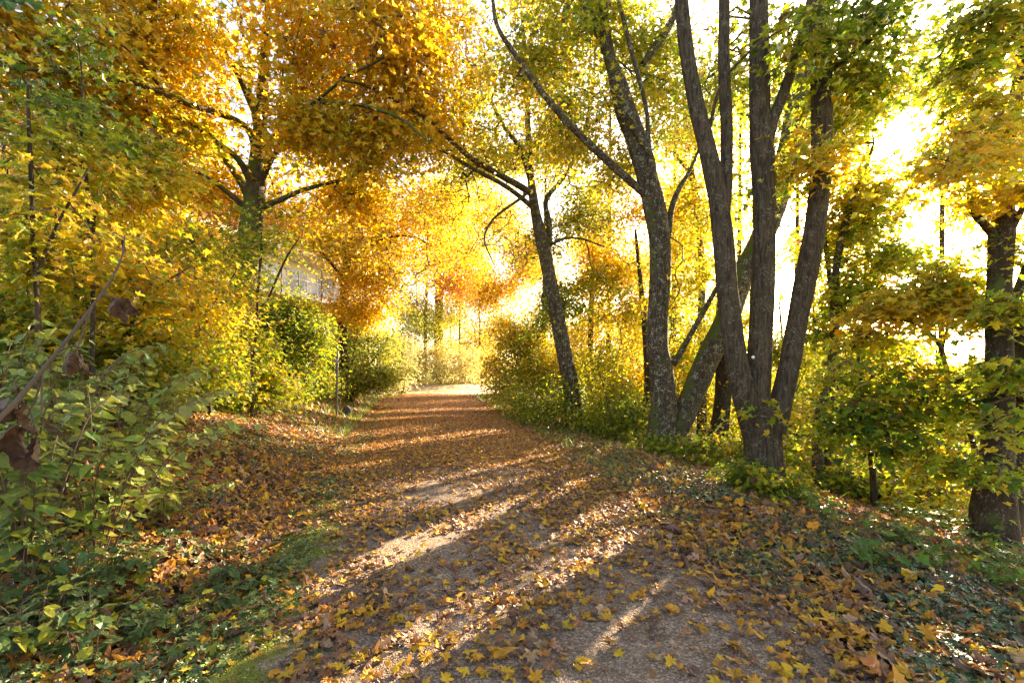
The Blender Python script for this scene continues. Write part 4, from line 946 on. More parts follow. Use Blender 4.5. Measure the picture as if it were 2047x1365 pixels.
g = 'leafy undergrowth shrubs of the left bank'
bush('olive shrub low on the bank under the yellow leaved bushy sapling', 240, 6.6, [(200, 700, 6.7, 90, 40, .6, 50, 1.2), (300, 720, 6.6, 80, 36, .6, 50, 1.4), (250, 660, 7, 90, 40, .6, 44, 1.7), (120, 690, 6.8, 80, 40, .6, 40, 1.0)], 5, g, .085, 16, .18, tilt=.45)
bush('shaded green shrub low on the bank under the yellow green sapling', 390, 8.2, [(350, 740, 8, 70, 34, .6, 50, 1.1), (420, 740, 8.4, 60, 34, .6, 50, 1.3), (380, 690, 8.6, 70, 34, .6, 46, 1.5), (300, 790, 7, 60, 24, .5, 34, 1.0)], 5, g, .08, 16, .20, tilt=.45)
bush('dim shrub on the bank behind the far left sapling', 60, 6, [(40, 690, 6, 80, 40, .6, 40, 1.0), (90, 640, 6.4, 90, 40, .6, 40, 1.4), (0, 600, 6.2, 90, 50, .6, 40, 1.2)], 5, g, .085, 16, .18, tilt=.45)
bush('green shrub wrapped round the foot of the golden beech', 475, 10.2, [(450, 680, 10.2, 50, 40, .6, 60, .9), (500, 700, 10.4, 50, 30, .6, 50, 1.0), (440, 620, 10.3, 40, 40, .5, 40, .8)], 5, g, .08, 16, .22, tilt=.45)
g = 'bushes along the left side of the path'
bush('bright lime bush right of the beech trunk', 565, 14, [(560, 640, 14.5, 60, 40, 1, 110, 1.15), (540, 700, 14, 60, 40, 1, 110, 1.1), (610, 690, 14, 45, 45, .9, 90, 1.05), (575, 745, 13.6, 60, 25, .9, 60, .9)], group=g)
bush('tall bright green bush behind the marker post', 700, 19, [(640, 740, 18.6, 45, 30, 1, 80, .9), (700, 765, 18.2, 60, 22, 1, 90, .9), (765, 760, 18.4, 40, 20, 1, 70, 1.1), (800, 720, 21, 30, 30, 1, 60, 1.2), (660, 680, 19.5, 40, 40, 1.2, 90, 1.0), (715, 670, 19.5, 40, 42, 1.2, 110, 1.1), (760, 700, 19, 32, 36, 1, 80, 1.05), (690, 730, 19, 55, 28, 1.1, 90, .8), (745, 745, 18.6, 35, 20, 1, 60, .9)], group=g, lps=9, tilt=.9, pale=.08)
bush('dark green low bush on the bank beside the leaf strewn verge', 470, 10.5, [(440, 740, 10.5, 70, 45, .8, 110, 1.2), (520, 770, 11, 60, 30, .8, 80, 1.3), (380, 700, 10, 70, 50, .8, 70, 1.0), (430, 790, 10, 60, 22, .7, 50, 1.3), (350, 770, 9, 60, 40, .7, 60, 1.2)], group=g)
bush('small trailing bush with fern like tufts below the marker post', 625, 15.5, [(620, 765, 15.5, 60, 16, .8, 70, 1.0), (560, 780, 14, 50, 14, .7, 50, 1.1)], group=g, lsize=.07)
g = 'pale sunlit shrubs at the path end'
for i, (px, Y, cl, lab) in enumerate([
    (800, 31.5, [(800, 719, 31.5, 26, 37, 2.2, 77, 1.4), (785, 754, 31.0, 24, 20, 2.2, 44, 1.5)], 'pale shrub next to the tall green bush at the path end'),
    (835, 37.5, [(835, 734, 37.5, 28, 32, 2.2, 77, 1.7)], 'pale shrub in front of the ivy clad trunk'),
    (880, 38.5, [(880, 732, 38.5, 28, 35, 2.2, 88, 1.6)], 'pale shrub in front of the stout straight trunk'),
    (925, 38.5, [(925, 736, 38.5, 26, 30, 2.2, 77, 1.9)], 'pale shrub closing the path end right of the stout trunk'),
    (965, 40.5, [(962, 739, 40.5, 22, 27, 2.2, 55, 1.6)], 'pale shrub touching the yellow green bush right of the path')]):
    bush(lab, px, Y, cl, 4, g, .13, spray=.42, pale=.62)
g = 'bushes along the right side of the path'
bush('tall yellow green bush at the right edge of the far path', 1035, 18, [(1010, 770, 17.6, 36, 36, 1, 80, 1.7), (1050, 720, 18, 50, 50, 1.2, 130, 1.7), (1030, 670, 18.5, 36, 36, 1, 60, 2.1), (1085, 760, 17, 45, 40, 1.1, 90, 1.5), (990, 730, 19, 22, 40, .8, 40, 2.1)], group=g)
bush('low green bush spilling round the foot of the leaning maple', 1120, 12.2, [(1090, 810, 13, 50, 24, .8, 60, 1.1), (1140, 800, 12.5, 40, 40, .6, 50, 1.0), (1170, 850, 11.8, 50, 22, .6, 50, .8), (1060, 800, 15, 45, 26, .8, 46, 1.3)], group=g, lsize=.07)
bush('loose lime bush left of the lichen speckled maple', 1230, 11.5, [(1220, 800, 12, 50, 45, .9, 60, 1.4), (1260, 840, 11, 50, 30, .7, 50, 1.2), (1200, 730, 12.5, 50, 40, .9, 50, 1.6)], group=g, lsize=.07)
bush('seedling thicket at the foot of the lichen speckled maple', 1365, 8.3, [(1330, 900, 8.4, 40, 18, .4, 22, .7), (1390, 900, 8.3, 50, 22, .4, 30, .8), (1300, 890, 8.7, 30, 15, .4, 12, 1.0)], 5, g, .06, 12, .14)
bush('green seedlings wrapped round the foot of the big grey maple', 1530, 5.7, [(1530, 965, 5.75, 42, 20, .15, 14, .7), (1480, 950, 6, 40, 16, .3, 10, .8), (1590, 975, 6, 40, 24, .3, 14, .8)], 4, g, .065, 12, .11)
bush('thicket of lime leaves behind the base of the big grey maple', 1470, 8, [(1470, 900, 8.5, 60, 30, .7, 44, 1.3), (1590, 920, 8, 60, 40, .6, 50, 1.3), (1600, 860, 9, 50, 40, .7, 40, 1.5)], 5, g, .07)
bush('backlit thicket in front of the meadow left of the dark double trunk', 1820, 6.6, [(1780, 980, 6.8, 70, 30, .5, 34, 1.2), (1850, 1000, 6.4, 60, 26, .4, 30, 1.4), (1900, 960, 6.8, 50, 26, .4, 24, 1.5), (1720, 960, 7, 50, 30, .4, 24, 1.2)], 4, g, .075, 14, .14)
# denser wood closing the view beyond the path end and along the slope
more = [
    (830, 42, 500, [(830, 620, 42, 50, 60, 2.6, 130, 1.6), (800, 680, 42, 45, 40, 2.4, 90, 1.2), (870, 660, 42, 35, 50, 2.4, 90, 1.3)], 'green gold tree filling the gap left of the stout trunk'),
    (900, 50, 560, [(905, 640, 50, 45, 50, 3, 110, 1.8), (930, 690, 48, 45, 30, 3, 80, 2.3)], 'pale yellow tree right of the stout trunk'),
    (1000, 40, 600, [(1000, 650, 40, 40, 50, 2.4, 90, 2.4), (1040, 620, 40, 40, 50, 2.4, 80, 2.0), (990, 710, 38, 36, 30, 2, 60, 1.8)], 'golden tree rising behind the tall yellow green bush'),
    (1110, 34, 500, [(1100, 620, 34, 50, 60, 2.4, 110, 1.8), (1130, 700, 34, 50, 46, 2.4, 100, 2.2), (1080, 540, 34, 50, 40, 2.2, 60, 2.6)], 'lime gold tree directly behind the leaning maple trunk'),
    (1160, 24, 560, [(1150, 700, 24, 50, 50, 1.8, 110, 1.9), (1190, 740, 23, 50, 40, 1.8, 90, 1.6)], 'yellow tree just right of the leaning maple foot'),
    (1250, 26, 560, [(1240, 680, 26, 60, 60, 2, 130, 2.0), (1280, 780, 24, 50, 40, 1.8, 80, 1.5), (1260, 600, 26, 50, 50, 2, 70, 2.6)], 'golden tree behind the thin glowing tree'),
    (1350, 24, 560, [(1350, 620, 24, 45, 60, 1.8, 100, 1.7), (1370, 720, 22, 50, 60, 1.8, 110, 1.5), (1330, 800, 20, 60, 40, 1.6, 80, 1.3)], 'lime tree filling the space under the leaning mossy stem'),
    (1450, 26, 600, [(1440, 720, 26, 60, 60, 2, 120, 1.6), (1480, 820, 22, 60, 40, 1.8, 90, 1.4), (1420, 820, 20, 50, 40, 1.6, 80, 1.5)], 'lime tree low behind the big grey maple'),
    (1600, 24, 640, [(1600, 760, 24, 60, 50, 2, 110, 1.6), (1560, 840, 20, 60, 40, 1.8, 80, 1.5), (1650, 700, 24, 50, 50, 1.8, 70, 1.7)], 'green gold tree low behind the two stemmed young tree'),
    (1840, 20, 660, [(1850, 800, 20, 70, 40, 2, 90, 2.2), (1780, 840, 18, 70, 36, 1.6, 70, 1.6), (1920, 780, 20, 50, 50, 1.8, 60, 2.0)], 'golden tree low behind the arching stem'),
    (560, 24, 520, [(560, 690, 24, 60, 34, 2, 100, 1.3)], 'lime tree behind the bright lime bush'),
]
for px, Y, top, cl, lab in more:
    trunk_tree('background_tree', lab, px, Y, 90 / Y, top, cl, 4, 'trees far behind', .13 if Y > 30 else .11, lps=18, spray=.55 if Y > 30 else .42, flat=.6)

for px, Y, top, cl, lab in [
    (985, 56, 480, [(980, 560, 50, 70, 60, 4, 330, 2.6), (1040, 520, 50, 60, 60, 4, 260, 2.8), (930, 500, 50, 60, 50, 4, 160, 2.9), (1000, 660, 50, 50, 50, 3, 160, 2.2), (985, 430, 50, 90, 60, 4, 220, 2.6)], 'tall hazy tree closing the sky gap above the path end'),
    (1320, 50, 420, [(1320, 520, 50, 70, 90, 4, 150, 2.2), (1290, 660, 50, 60, 60, 4, 110, 1.9)], 'tall hazy tree behind the upright lichen speckled stem'),
    (1180, 56, 400, [(1180, 480, 56, 70, 90, 4, 150, 2.4), (1140, 620, 56, 60, 70, 4, 110, 2.0)], 'tall hazy tree right of the leaning maple crown')]:
    trunk_tree('background_tree', lab, px, Y, 3, top, cl, 4, 'trees far behind', .20, lps=18, spray=.8, flat=.6)

for px, Y, top, cl, lab in [
    (1086, 24, 250, [(960, 420, 24, 70, 70, 2, 80, 2.7), (1010, 520, 24, 50, 50, 1.8, 50, 2.4), (920, 500, 23, 50, 50, 1.6, 50, 3.0), (980, 320, 24, 80, 60, 2, 60, 2.3)], 'tall golden tree behind the low side branch of the leaning maple'),
    (1215, 22, 150, [(1200, 400, 22, 60, 70, 1.8, 60, 1.7), (1240, 280, 22, 70, 80, 1.8, 60, 1.5), (1180, 180, 22, 80, 70, 1.8, 50, 1.9)], 'tall yellow green tree between the leaning maple and the lichen speckled maple'),
    (1345, 20, 120, [(1350, 380, 20, 60, 70, 1.6, 50, 1.7), (1380, 250, 20, 60, 70, 1.6, 50, 1.4), (1330, 160, 20, 70, 60, 1.6, 40, 1.5), (1420, 480, 20, 50, 60, 1.6, 40, 1.8)], 'tall lime tree behind the gap left of the big grey maple'),
    (1475, 24, 140, [(1470, 420, 24, 50, 80, 1.8, 50, 1.6), (1485, 250, 24, 50, 80, 1.8, 50, 1.3), (1500, 560, 24, 45, 50, 1.6, 30, 1.6)], 'tall lime tree seen between the left stems of the big grey maple'),
    (1590, 22, 160, [(1585, 500, 22, 40, 60, 1.6, 24, 1.8), (1590, 250, 22, 50, 80, 1.8, 36, 1.3)], 'tall lime tree seen between the right stems of the big grey maple'),
    (1730, 18, 120, [(1720, 450, 18, 50, 70, 1.5, 50, 1.5), (1750, 170, 18, 60, 70, 1.5, 36, 1.4), (1700, 330, 18, 50, 50, 1.4, 34, 1.5)], 'tall green tree just below and left of the sun'),
    (1880, 16, 60, [(1880, 170, 16, 70, 80, 1.5, 56, 1.5), (1840, 80, 16, 70, 60, 1.5, 36, 1.2), (1930, 420, 16, 40, 60, 1.2, 30, 1.8)], 'tall green tree right of the sun')]:
    trunk_tree('tall_tree', lab, px, Y, 10, top, cl, 6, 'tall trees on the right hand slope', .11, lps=16, spray=.42, flat=.5)
# ------------------------------------------------------------------ low herbs on both verges
def herb(name, label, X, Y, h, n_st, ls, green, kind='ovate', group=None, spread=.25, pairs=6, stemc=None, cat='plant', leanv=(0, 0)):
    z = float(height(X, Y)); root = thing(name, label, cat, (X, Y, z), group)
    sb, fb = Buf(), Buf()
    for i in range(n_st):
        a = R.uniform(0, 6.28); b0 = np.array([X, Y, z - .03]) + np.array([math.cos(a), math.sin(a), 0]) * R.uniform(0, .06)
        hh = h * R.uniform(.6, 1.1); d = np.array([math.cos(a), math.sin(a), 0]) * spread * R.uniform(.3, 1.2) + np.array([leanv[0], leanv[1], 0])
        P = np.array([b0, b0 + d * .25 + [0, 0, hh * .45], b0 + d * .65 + [0, 0, hh * .85], b0 + d * 1.25 + [0, 0, hh]])
        Pc, rc = catmull(P, [.0042 * h + .0012, .0035 * h + .0012, .003 * h + .0008, .001], .04)
        tube(sb, Pc, rc, 5, 0, 0, C=(.1, .07, .04))
        m_ = pairs
        f = np.linspace(.28, 1, m_) if m_ > 1 else np.array([1.])
        idx = (f * (len(Pc) - 1)).astype(int)
        for q, j in enumerate(idx):
            T = Pc[min(j + 1, len(Pc) - 1)] - Pc[j - 1]; T /= np.linalg.norm(T) + 1e-9
            yaw0 = math.atan2(T[1], T[0]) + (0 if q % 2 else math.pi / 2) * (abs(T[2]) > .75)
            for s in (-1, 1):
                yw = yaw0 + s * R.uniform(.9, 1.4)
                off = np.array([math.cos(yw), math.sin(yw), .1]) * ls * .22
                s_ = ls * R.uniform(.7, 1.2) * (1 - .25 * (q == len(idx) - 1))
                nr = np.array([[R.normal(0, .28) + .25 * math.cos(yw), R.normal(0, .28) + .25 * math.sin(yw), 1]])
                c = np.array(green) * R.uniform(.75, 1.3) * R.normal(1, .08, 3).clip(.8, 1.2)
                if R.uniform() < .16: c = np.array([.40, .40, .04]) * R.uniform(.7, 1.1)
                put_leaves(fb, (Pc[j] + off)[None], nr, np.array([yw]), np.array([s_]), c[None], kind, curl=np.array([R.uniform(.4, 1.4)]))
                for st_ in (0,):
                    tube(sb, np.array([Pc[j], Pc[j] + off * .5, Pc[j] + off]), np.array([.0012, .001, .0008]), 4, 0, 0, C=(.1, .08, .04))
        # leading tip leaf
    link('stems', sb.mesh('stems', [M_TWIGL]), root)
    link('foliage', fb.mesh('foliage', [M_GREEN], False), root)
    return root


def at_ground(px, py):
    """ground point under a photo pixel"""
    best = None
    for Y in np.arange(1.2, 16, .02):
        X = (px - CX) / F * Y
        zr = CH + (HY - py) / F * Y
        if zr <= float(height(X, Y)): return X, Y
    return (px - CX) / F * 12, 12.


DG = (.17, .25, .055); DG2 = (.25, .31, .06)
dog = [  # dogwood like shrubs of the left foreground: base pixel, height, label
    (60, 1180, 1.05, 'tall dogwood shrub in the left foreground under the dead leaf twig', DG, (.05, .1), 10, .10),
    (190, 1130, 1.0, 'dogwood shrub arching right with rows of pale oval leaves', DG2, (.32, .12), 10, .095),
    (230, 1010, .95, 'dogwood shrub behind the arching one with yellowing leaves', DG2, (.25, .1), 12, .10),
    (110, 1000, 1.1, 'dogwood shrub at the left edge behind the dead leaf cluster', DG, (.05, .1), 13, .105),
    (20, 960, 1.15, 'dense dogwood shrub against the left edge of the bank', DG, (.1, .2), 13, .105),
    (300, 930, .95, 'small dogwood shrub farthest up the leafy verge', DG2, (.25, .1), 12, .095),
    (170, 900, 1.0, 'dogwood shrub in the shade of the left saplings', DG, (.15, .1), 13, .10),
    (90, 860, 1.0, 'dogwood shrub highest on the bank behind the others', DG2, (.1, .1), 13, .10),
    (250, 860, .9, 'dogwood shrub between the bank saplings and the arching shrub', DG, (.2, .05), 12, .095),
    (20, 1090, .9, 'dogwood shrub crowding the left edge just above the nettles', DG2, (.1, .05), 10, .10),
    (330, 1050, .5, 'short yellow green dogwood shoot nearest the path', DG2, (.15, .0), 6, .09),
]
for px, py, h, lab, cg, lv, ns_, ls_ in dog:
    X, Y = at_ground(px, py)
    herb('dogwood_shrub', lab, X, Y, h * 1.15, ns_, ls_ * 1.2, cg, 'ovate', 'dogwood shrubs of the left foreground', .42, 9, leanv=lv, cat='shrub')

places = ['at the bottom left corner', 'nearest the bottom left corner of the verge', 'below the tall dogwood shrub', 'beside the short dogwood shoot', 'in the dark shade at the bottom left', 'on the mossy left verge', 'between litter and moss on the left verge', 'under the arching dogwood shrub', 'left of the gravel edge', 'at the foot of the dogwood shrub', 'against the left edge below the dogwood', 'between the two tallest dark herbs', 'just above the bottom left corner', 'right of the corner herbs', 'beside a patch of ground ivy on the left verge']
nl = [(30, 1330), (110, 1260), (40, 1230), (260, 1180), (180, 1340), (330, 1320), (400, 1240), (250, 1250), (480, 1180), (130, 1180), (20, 1150), (170, 1230), (80, 1310), (220, 1300), (320, 1230)]
for i, (px, py) in enumerate(nl):
    X, Y = at_ground(px, py)
    herb('nettle_plant', 'low jagged leaved green herb ' + places[i], X, Y, R.uniform(.12, .26) if px > 200 else R.uniform(.25, .42), 8, R.uniform(.07, .10), (.09, .15, .04), 'maple' if i % 2 else 'ovate', 'low herbs of the left verge', .16, 4)
rl = [(1640, 1045), (1700, 1080), (1760, 1090), (1830, 1110), (1880, 1150), (1940, 1140), (1990, 1180), (2030, 1150), (1790, 1040), (1870, 1060), (1950, 1090), (2035, 1210), (1600, 1010), (1740, 1130)]
rplace = ['nearest the two stemmed young tree', 'just below the slim green maple', 'below the slim green maple and farther right', 'in the middle of the right hand slope', 'with pale shining leaves above the ivy', 'in front of the dark double trunk', 'right of the dark double trunk foot', 'at the right edge of the picture', 'behind the others beside the slim green maple',
          'behind the shining seedling', 'at the foot of the dark double trunk', 'lowest at the right edge', 'between the big grey maple and the young tree', 'standing lowest among the ivy']
for i, (px, py) in enumerate(rl):
    X, Y = at_ground(px, py)
    herb('maple_seedling', 'knee high green maple seedling ' + rplace[i], X, Y, R.uniform(.22, .42), 5, R.uniform(.07, .095), (.10, .19, .03), 'maple', 'maple seedlings on the right verge', .22, 4, cat='seedling')

# ------------------------------------------------------------------ dead leaf twig close to the camera
def crumple(seed, L):
    """a dried curled leaf hanging down, origin at its stalk"""
    n = 26
    u, v = np.meshgrid(np.linspace(-1, 1, n), np.linspace(0, 1, n))
    wdt = np.sin(np.pi * np.clip(v * .93 + .06, 0, 1)) ** .65 * (.42 + .05 * np.sin(v * 22 + seed))
    x = u * wdt; y = -v
    ang = u * (1.25 + .45 * math.sin(seed))                       # roll about the midrib
    rr = wdt * .62
    X = np.sin(ang) * rr; Z = (1 - np.cos(ang)) * rr
    P = np.stack([X, Z, y], -1)
    vein = .030 * np.abs(((v * 6 - np.abs(u) * 1.4) % 1) - .5) * 2
    P[..., 1] += vein * 1.2 + vnoise(P, 3.0, seed) * .16 + vnoise(P, 8, seed + 2) * .05
    P[..., 0] += vnoise(P, 3.4, seed + 7) * .12
    P[..., 2] += vnoise(P, 2.6, seed + 11) * .10
    curl = v ** 2 * .35 * math.cos(seed * 1.3); P[..., 1] += curl
    i = np.arange(n - 1)[:, None] * n; j = np.arange(n - 1)[None]
    Q = np.stack([i + j, i + j + 1, i + n + j + 1, i + n + j], -1).reshape(-1, 4)
    c = np.array([.085, .046, .030]) * (1 + .5 * vnoise(P, 6, seed + 5)[..., None] + .4 * (vein / .03 - .5)[..., None])
    return P.reshape(-1, 3) * L, Q, np.clip(c, .02, 1).reshape(-1, 3)


Yt = 1.32
tw = thing('dead_twig', 'bare curved twig in the left foreground hung with crumpled dead brown leaves', 'twig', W(-60, 900, Yt))
tb = Buf()
Pt = np.array([W(*p) for p in [(-120, 960, 1.15), (-20, 855, 1.22), (30, 805, 1.26), (85, 740, 1.30), (140, 672, 1.33), (185, 612, 1.36), (222, 560, 1.38), (243, 515, 1.4), (250, 470, 1.41)]])
Pc, rc = catmull(Pt, np.array([.0075, .007, .0065, .006, .0052, .0043, .0033, .0026, .0018]), .012)
tube(tb, Pc, rc, 10, .18, 0)
for (a, b, c) in [((85, 740), (83, 790), (84, 830)), ((60, 765), (40, 800), (35, 850)), ((120, 700), (150, 690), (165, 700)), ((205, 590), (222, 592), (235, 598)), ((40, 795), (60, 820), (70, 860)), ((85, 740), (70, 800), (30, 880)), ((185, 612), (160, 680), (152, 712))]:
    P3 = np.array([W(*a, 1.30), W(*b, 1.30), W(*c, 1.30)]); Pq, rq = catmull(P3, [.0028, .0022, .0016], .01); tube(tb, Pq, rq, 6, .1)
link('stem', tb.mesh('stem', [plain('grey_brown_twig', (.085, .058, .042), .8, 0, .35, 40)]), tw)
M_DEAD = leaf_mat('dead_leaf', .12, .004, .7)
for k, (px, py, Ld, yaw, roll, Yq) in enumerate([(18, 812, .115, .4, .9, 1.26), (60, 808, .085, 2.2, .2, 1.30), (84, 826, .100, -.6, -.25, 1.31), (35, 855, .115, 1.2, .1, 1.29), (70, 872, .10, 3.0, -.3, 1.31), (10, 850, .13, -1.2, .3, 1.25), (152, 706, .085, .5, .45, 1.34), (158, 704, .07, 2.6, -.1, 1.33), (232, 592, .075, .8, -.35, 1.38), (240, 600, .07, 3.4, -.8, 1.38)]):
    V, Q, c = crumple(k * 2.31 + .4, Ld)
    ca, sa = math.cos(yaw), math.sin(yaw)
    V = V @ np.array([[ca, -sa, 0], [sa, ca, 0], [0, 0, 1]]).T
    ca, sa = math.cos(roll), math.sin(roll)
    V = V @ np.array([[ca, 0, sa], [0, 1, 0], [-sa, 0, ca]]).T + W(px, py, Yq)
    b = Buf(); b.add(V, Q=Q, C=c)
    link('dead_leaf', b.mesh('dead_leaf', [M_DEAD]), tw)

# green leaves on a shoot hanging in at the top left corner
ov = thing('hanging_shoot', 'shoot with large dark green leaves hanging into the top left corner', 'shoot', W(-40, -60, 1.9))
tb, fb = Buf(), Buf()
Pq, rq = catmull(np.array([W(-90, -80, 1.9), W(-30, -30, 1.9), W(20, -5, 1.9), (W(55, 15, 1.9))]), [.005, .004, .003, .002], .02); tube(tb, Pq, rq, 6, .05)
for (px, py, yw, s) in [(5, -5, -1.0, .13), (30, 0, -.2, .12), (-5, 5, -2.2, .13), (20, -20, .6, .11), (-30, -25, -2.8, .12)]:
    put_leaves(fb, W(px, py, 1.9)[None], np.array([[.15, -.75, .65]]), np.array([yw]), np.array([s]), np.array([[.06, .15, .03]]), 'litter')
link('stem', tb.mesh('stem', [M_TWIG]), ov); link('foliage', fb.mesh('foliage', [M_GREEN], False), ov)

# ------------------------------------------------------------------ building, post, stone, tag
s0 = np.array([-17.3, 30.0]); d = np.array([3.8, 10.6]); d /= np.linalg.norm(d); nrm_ = np.array([d[1], -d[0]])    # facing the path
Mb = np.eye(4); Mb[:3, 0] = [d[0], d[1], 0]; Mb[:3, 1] = [-nrm_[0], -nrm_[1], 0]; Mb[:3, 3] = [s0[0], s0[1], 0]
bl = thing('apartment_building', 'white and salmon balconied building glimpsed through the golden leaves', 'building', (s0[0], s0[1], 1.0))
P_W = plain('white_render', (.72, .71, .70), .8, 0, .06, 3); P_S = plain('salmon_render', (.55, .22, .15), .85, 0, .08, 3)
P_G = plain('window_glass', (.20, .27, .36), .12, 0, .1, 2); P_R = plain('railing_metal', (.20, .22, .26), .4, .5, .05); P_C = plain('pale_concrete', (.60, .57, .53), .85, 0, .1, 5)
b = Buf(); box(b, (-9, 0, 0), (12.5, 9, 6.75), Mb); link('wall', b.mesh('wall', [P_S], False), bl)
b = Buf(); box(b, (-9, .9, 6.75), (12.5, 9, 9.9), Mb); link('wall', b.mesh('wall', [P_W], False), bl)
b = Buf(); box(b, (-9, .9, 9.95), (12.5, 9, 12.6), Mb); link('wall', b.mesh('wall', [P_S], False), bl)
for z in (6.80, 9.92):
    b = Buf(); box(b, (-9.3, -1.3, z), (12.8, .88, z + .32), Mb); link('balcony_slab', b.mesh('balcony_slab', [P_C], False), bl)
b = Buf(); box(b, (-9.6, -.6, 12.62), (13.1, 9.5, 12.9), Mb); link('roof', b.mesh('roof', [P_C], False), bl)
for z in (7.13,):
    rl_ = Buf()
    for x in np.arange(-9, 12.6, .14): box(rl_, (x, -1.2, z), (x + .025, -1.17, z + .98), Mb)
    box(rl_, (-9.1, -1.22, z + .98), (12.6, -1.15, z + 1.04), Mb)
    for x in np.arange(-9, 12.6, 2.4): box(rl_, (x - .05, -1.25, z), (x, -1.21, z + 1.1), Mb)
    link('railing', rl_.mesh('railing', [P_R], False), bl)
for x in np.arange(-8, 11, 3.0):
    b = Buf(); box(b, (x - .08, .82, 7.13), (x + 1.9, .897, 9.4), Mb); fr_ = link('window', b.mesh('window', [P_W], False), bl)
    b = Buf(); box(b, (x, .78, 7.2), (x + .86, .817, 9.3), Mb); box(b, (x + .94, .78, 7.2), (x + 1.82, .817, 9.3), Mb)
    pn = link('pane', b.mesh('pane', [P_G], False), None); pn.parent = fr_; pn.location = (0, 0, 0)

Xp, Yp = -7.72, 20.0; zp = float(height(Xp, Yp)); zt = CH + (HY - 690) / F * Yp
pt = thing('marker_post', 'thin grey metal marker post standing in front of the tall green bush', 'post', (Xp, Yp, zp))
Yp2 = 13.6; Xp = (673 - CX) / F * Yp2; zp = float(height(Xp, Yp2)); zt = CH + (HY - 702) / F * Yp2
pt.location = (Xp, Yp2, zp)
b = Buf(); tube(b, np.array([[Xp, Yp2, zp - .2], [Xp + .01, Yp2, (zp + zt) / 2], [Xp + .03, Yp2, zt]]), np.array([.034, .034, .032]), 12, 0)
link('pole', b.mesh('pole', [plain('weathered_steel', (.16, .15, .14), .55, .4)]), pt)
b = Buf(); zc = CH + (HY - 722) / F * Yp2
tube(b, np.array([[Xp + .02, Yp2 - .06, zc - .05], [Xp + .02, Yp2 - .06, zc], [Xp + .02, Yp2 - .06, zc + .05]]), np.array([.055, .06, .055]), 12, 0)
box(b, (Xp - .10, Yp2 - .075, zc - .025), (Xp + .14, Yp2 - .058, zc + .03))
link('clamp', b.mesh('clamp', [plain('pale_clamp', (.34, .32, .30), .5, .2)], False), pt)

Xs, Ys = (694 - CX) / F * 14.6, 14.6; zs = float(height(Xs, Ys))
u, v = np.meshgrid(np.linspace(0, 2 * math.pi, 20, endpoint=False), np.linspace(.02, math.pi - .02, 12))
Vs = np.stack([np.cos(u) * np.sin(v) * .16, np.sin(u) * np.sin(v) * .13, np.cos(v) * .20], -1)
Vs *= (1 + .22 * vnoise(Vs, 7, 3))[..., None]; Vs = Vs + np.array([Xs, Ys, zs + .12])
i = np.arange(11)[:, None] * 20; j = np.arange(20)[None]; j2 = (j + 1) % 20
b = Buf(); b.add(Vs.reshape(-1, 3), Q=np.stack([i + j, i + j2, i + 20 + j2, i + 20 + j], -1).reshape(-1, 4))
st_ = link('stone', b.mesh('stone', [plain('dark_stone', (.05, .047, .043), .8, 0, .3, 12)])); st_['label'] = 'small dark stone at the verge below the marker post'; st_['category'] = 'stone'

b = Buf(); c0 = W(1506, 714, 6.2 - .165)
tube(b, np.array([c0 + [0, .012, 0], c0 + [0, .005, 0], c0]), np.array([.022, .022, .0215]), 20, 0)
tg = link('tree_tag', b.mesh('tree_tag', [plain('white_tag', (.75, .74, .70), .4, 0, .04)])); tg['label'] = 'small round white tag on the middle stem of the big grey maple'; tg['category'] = 'tag'

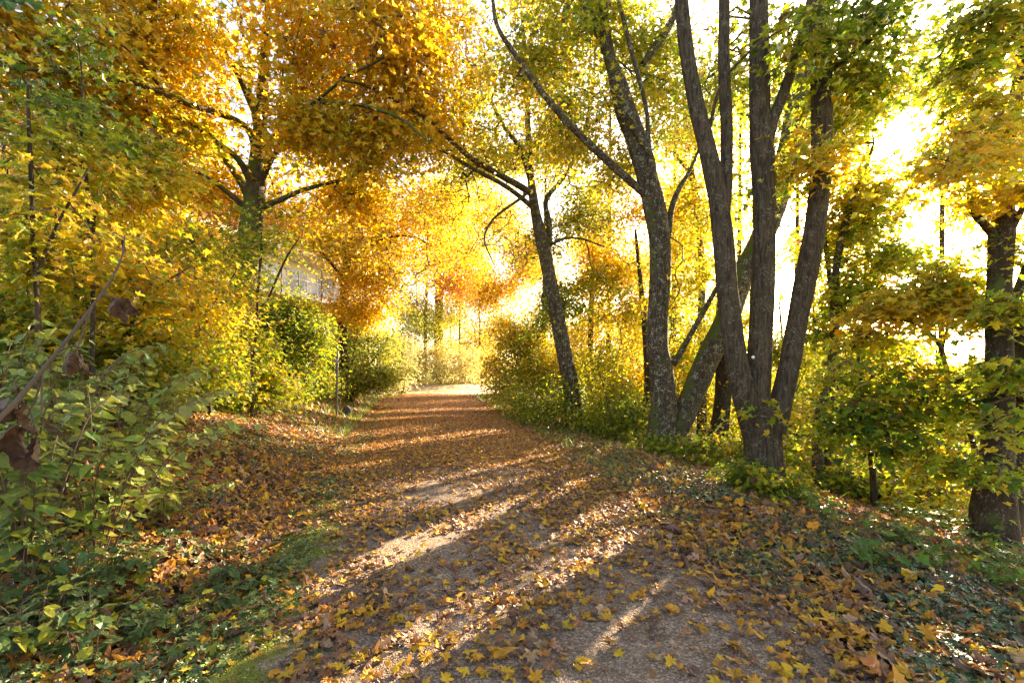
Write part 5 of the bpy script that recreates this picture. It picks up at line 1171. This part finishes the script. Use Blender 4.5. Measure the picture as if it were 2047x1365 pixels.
# ------------------------------------------------------------------ nearest fallen leaves, one by one
protos = {}
def leaf_mesh(key, rgb, i):
    if (key, i) not in protos:
        b = Buf()
        V, T = LEAF[['litter', 'broad', 'litter', 'shred', 'broad', 'litter', 'ovate'][i]]
        V = V.copy(); V[1:, :2] *= 1 + R.normal(0, .06, (len(V) - 1, 1)); V[:, 0] *= R.uniform(.8, 1.1)
        # finer sheet with a ribbed surface
        V[:, 2] = V[:, 2] * R.uniform(-.9, 1.5) + R.normal(0, .05, len(V))
        c = np.array(rgb) * (1 + R.normal(0, .18, (len(V), 1)))
        b.add(V, T=T, C=np.clip(c, .01, 1))
        a = np.array([[0, 0, 0], [.01, -.25, .03], [.06, -.5, .05]]); tube(b, a, np.array([.014, .011, .009]), 5, 0, C=np.array(rgb) * .6)
        protos[(key, i)] = b.mesh('fallen_leaf', [M_LITTER], False)
    return protos[(key, i)]


cols = {'yellow': (.66, .38, .03), 'golden orange': (.58, .27, .025), 'brown': (.26, .13, .065), 'purplish brown': (.15, .08, .06), 'pale tan': (.46, .28, .16)}
ck = list(cols); placed = 0
special = [(985, 1325, .125, 'golden orange', 'large upright golden leaf at the bottom centre of the path'), (983, 1160, .085, 'yellow', 'bright yellow leaf alone in shade on the gravel in the centre'), (1012, 1352, .08, 'yellow', 'pale yellow leaf beside the large golden leaf at the bottom centre'),
           (775, 1095 + 40, .11, 'yellow', 'yellow leaf resting at the mossy left edge of the gravel'), (1530, 1135, .085, 'yellow', 'yellow leaf at the ivy margin right of the gravel'), (848, 1295, .10, 'yellow', 'yellow green leaf pair member near the moss')]
def put_one(X, Y, size, ckey, label, group):
    o = bpy.data.objects.new('fallen_leaf', leaf_mesh(ckey, cols[ckey], int(R.integers(0, 7)))); COL.objects.link(o)
    o.location = (X, Y, float(height(X, Y)) + R.uniform(.028, .042)); o.rotation_euler = (R.normal(0, .28), R.normal(0, .28), R.uniform(0, 6.28)); o.scale = (size,) * 3
    o['label'] = label; o['category'] = 'leaf'
    if group: o['group'] = group
for px, py, s, ckey, lab in special:
    X, Y = at_ground(px, py); put_one(X, Y, s, ckey, lab, 'single leaves on the near path')
    placed += 1
while placed < 280:
    Y = R.uniform(1.75, 4.4); X = R.uniform(-1.1 * Y, 1.15 * Y)
    dl, dr = edge_d(X, Y)
    if max(dl, dr) > 1.3: continue
    zone = 'lying on the near gravel path' if max(dl, dr) < 0 else ('lying among the greenery left of the path' if dl > 0 else 'lying among the ivy right of the path')
    ckey = ck[R.choice(5, p=[.30, .22, .20, .14, .14])]
    put_one(X, Y, .075 * R.uniform(.55, 1.3), ckey, '%s fallen maple leaf %s' % (ckey, zone), '%s leaves %s' % (ckey, zone))
    placed += 1
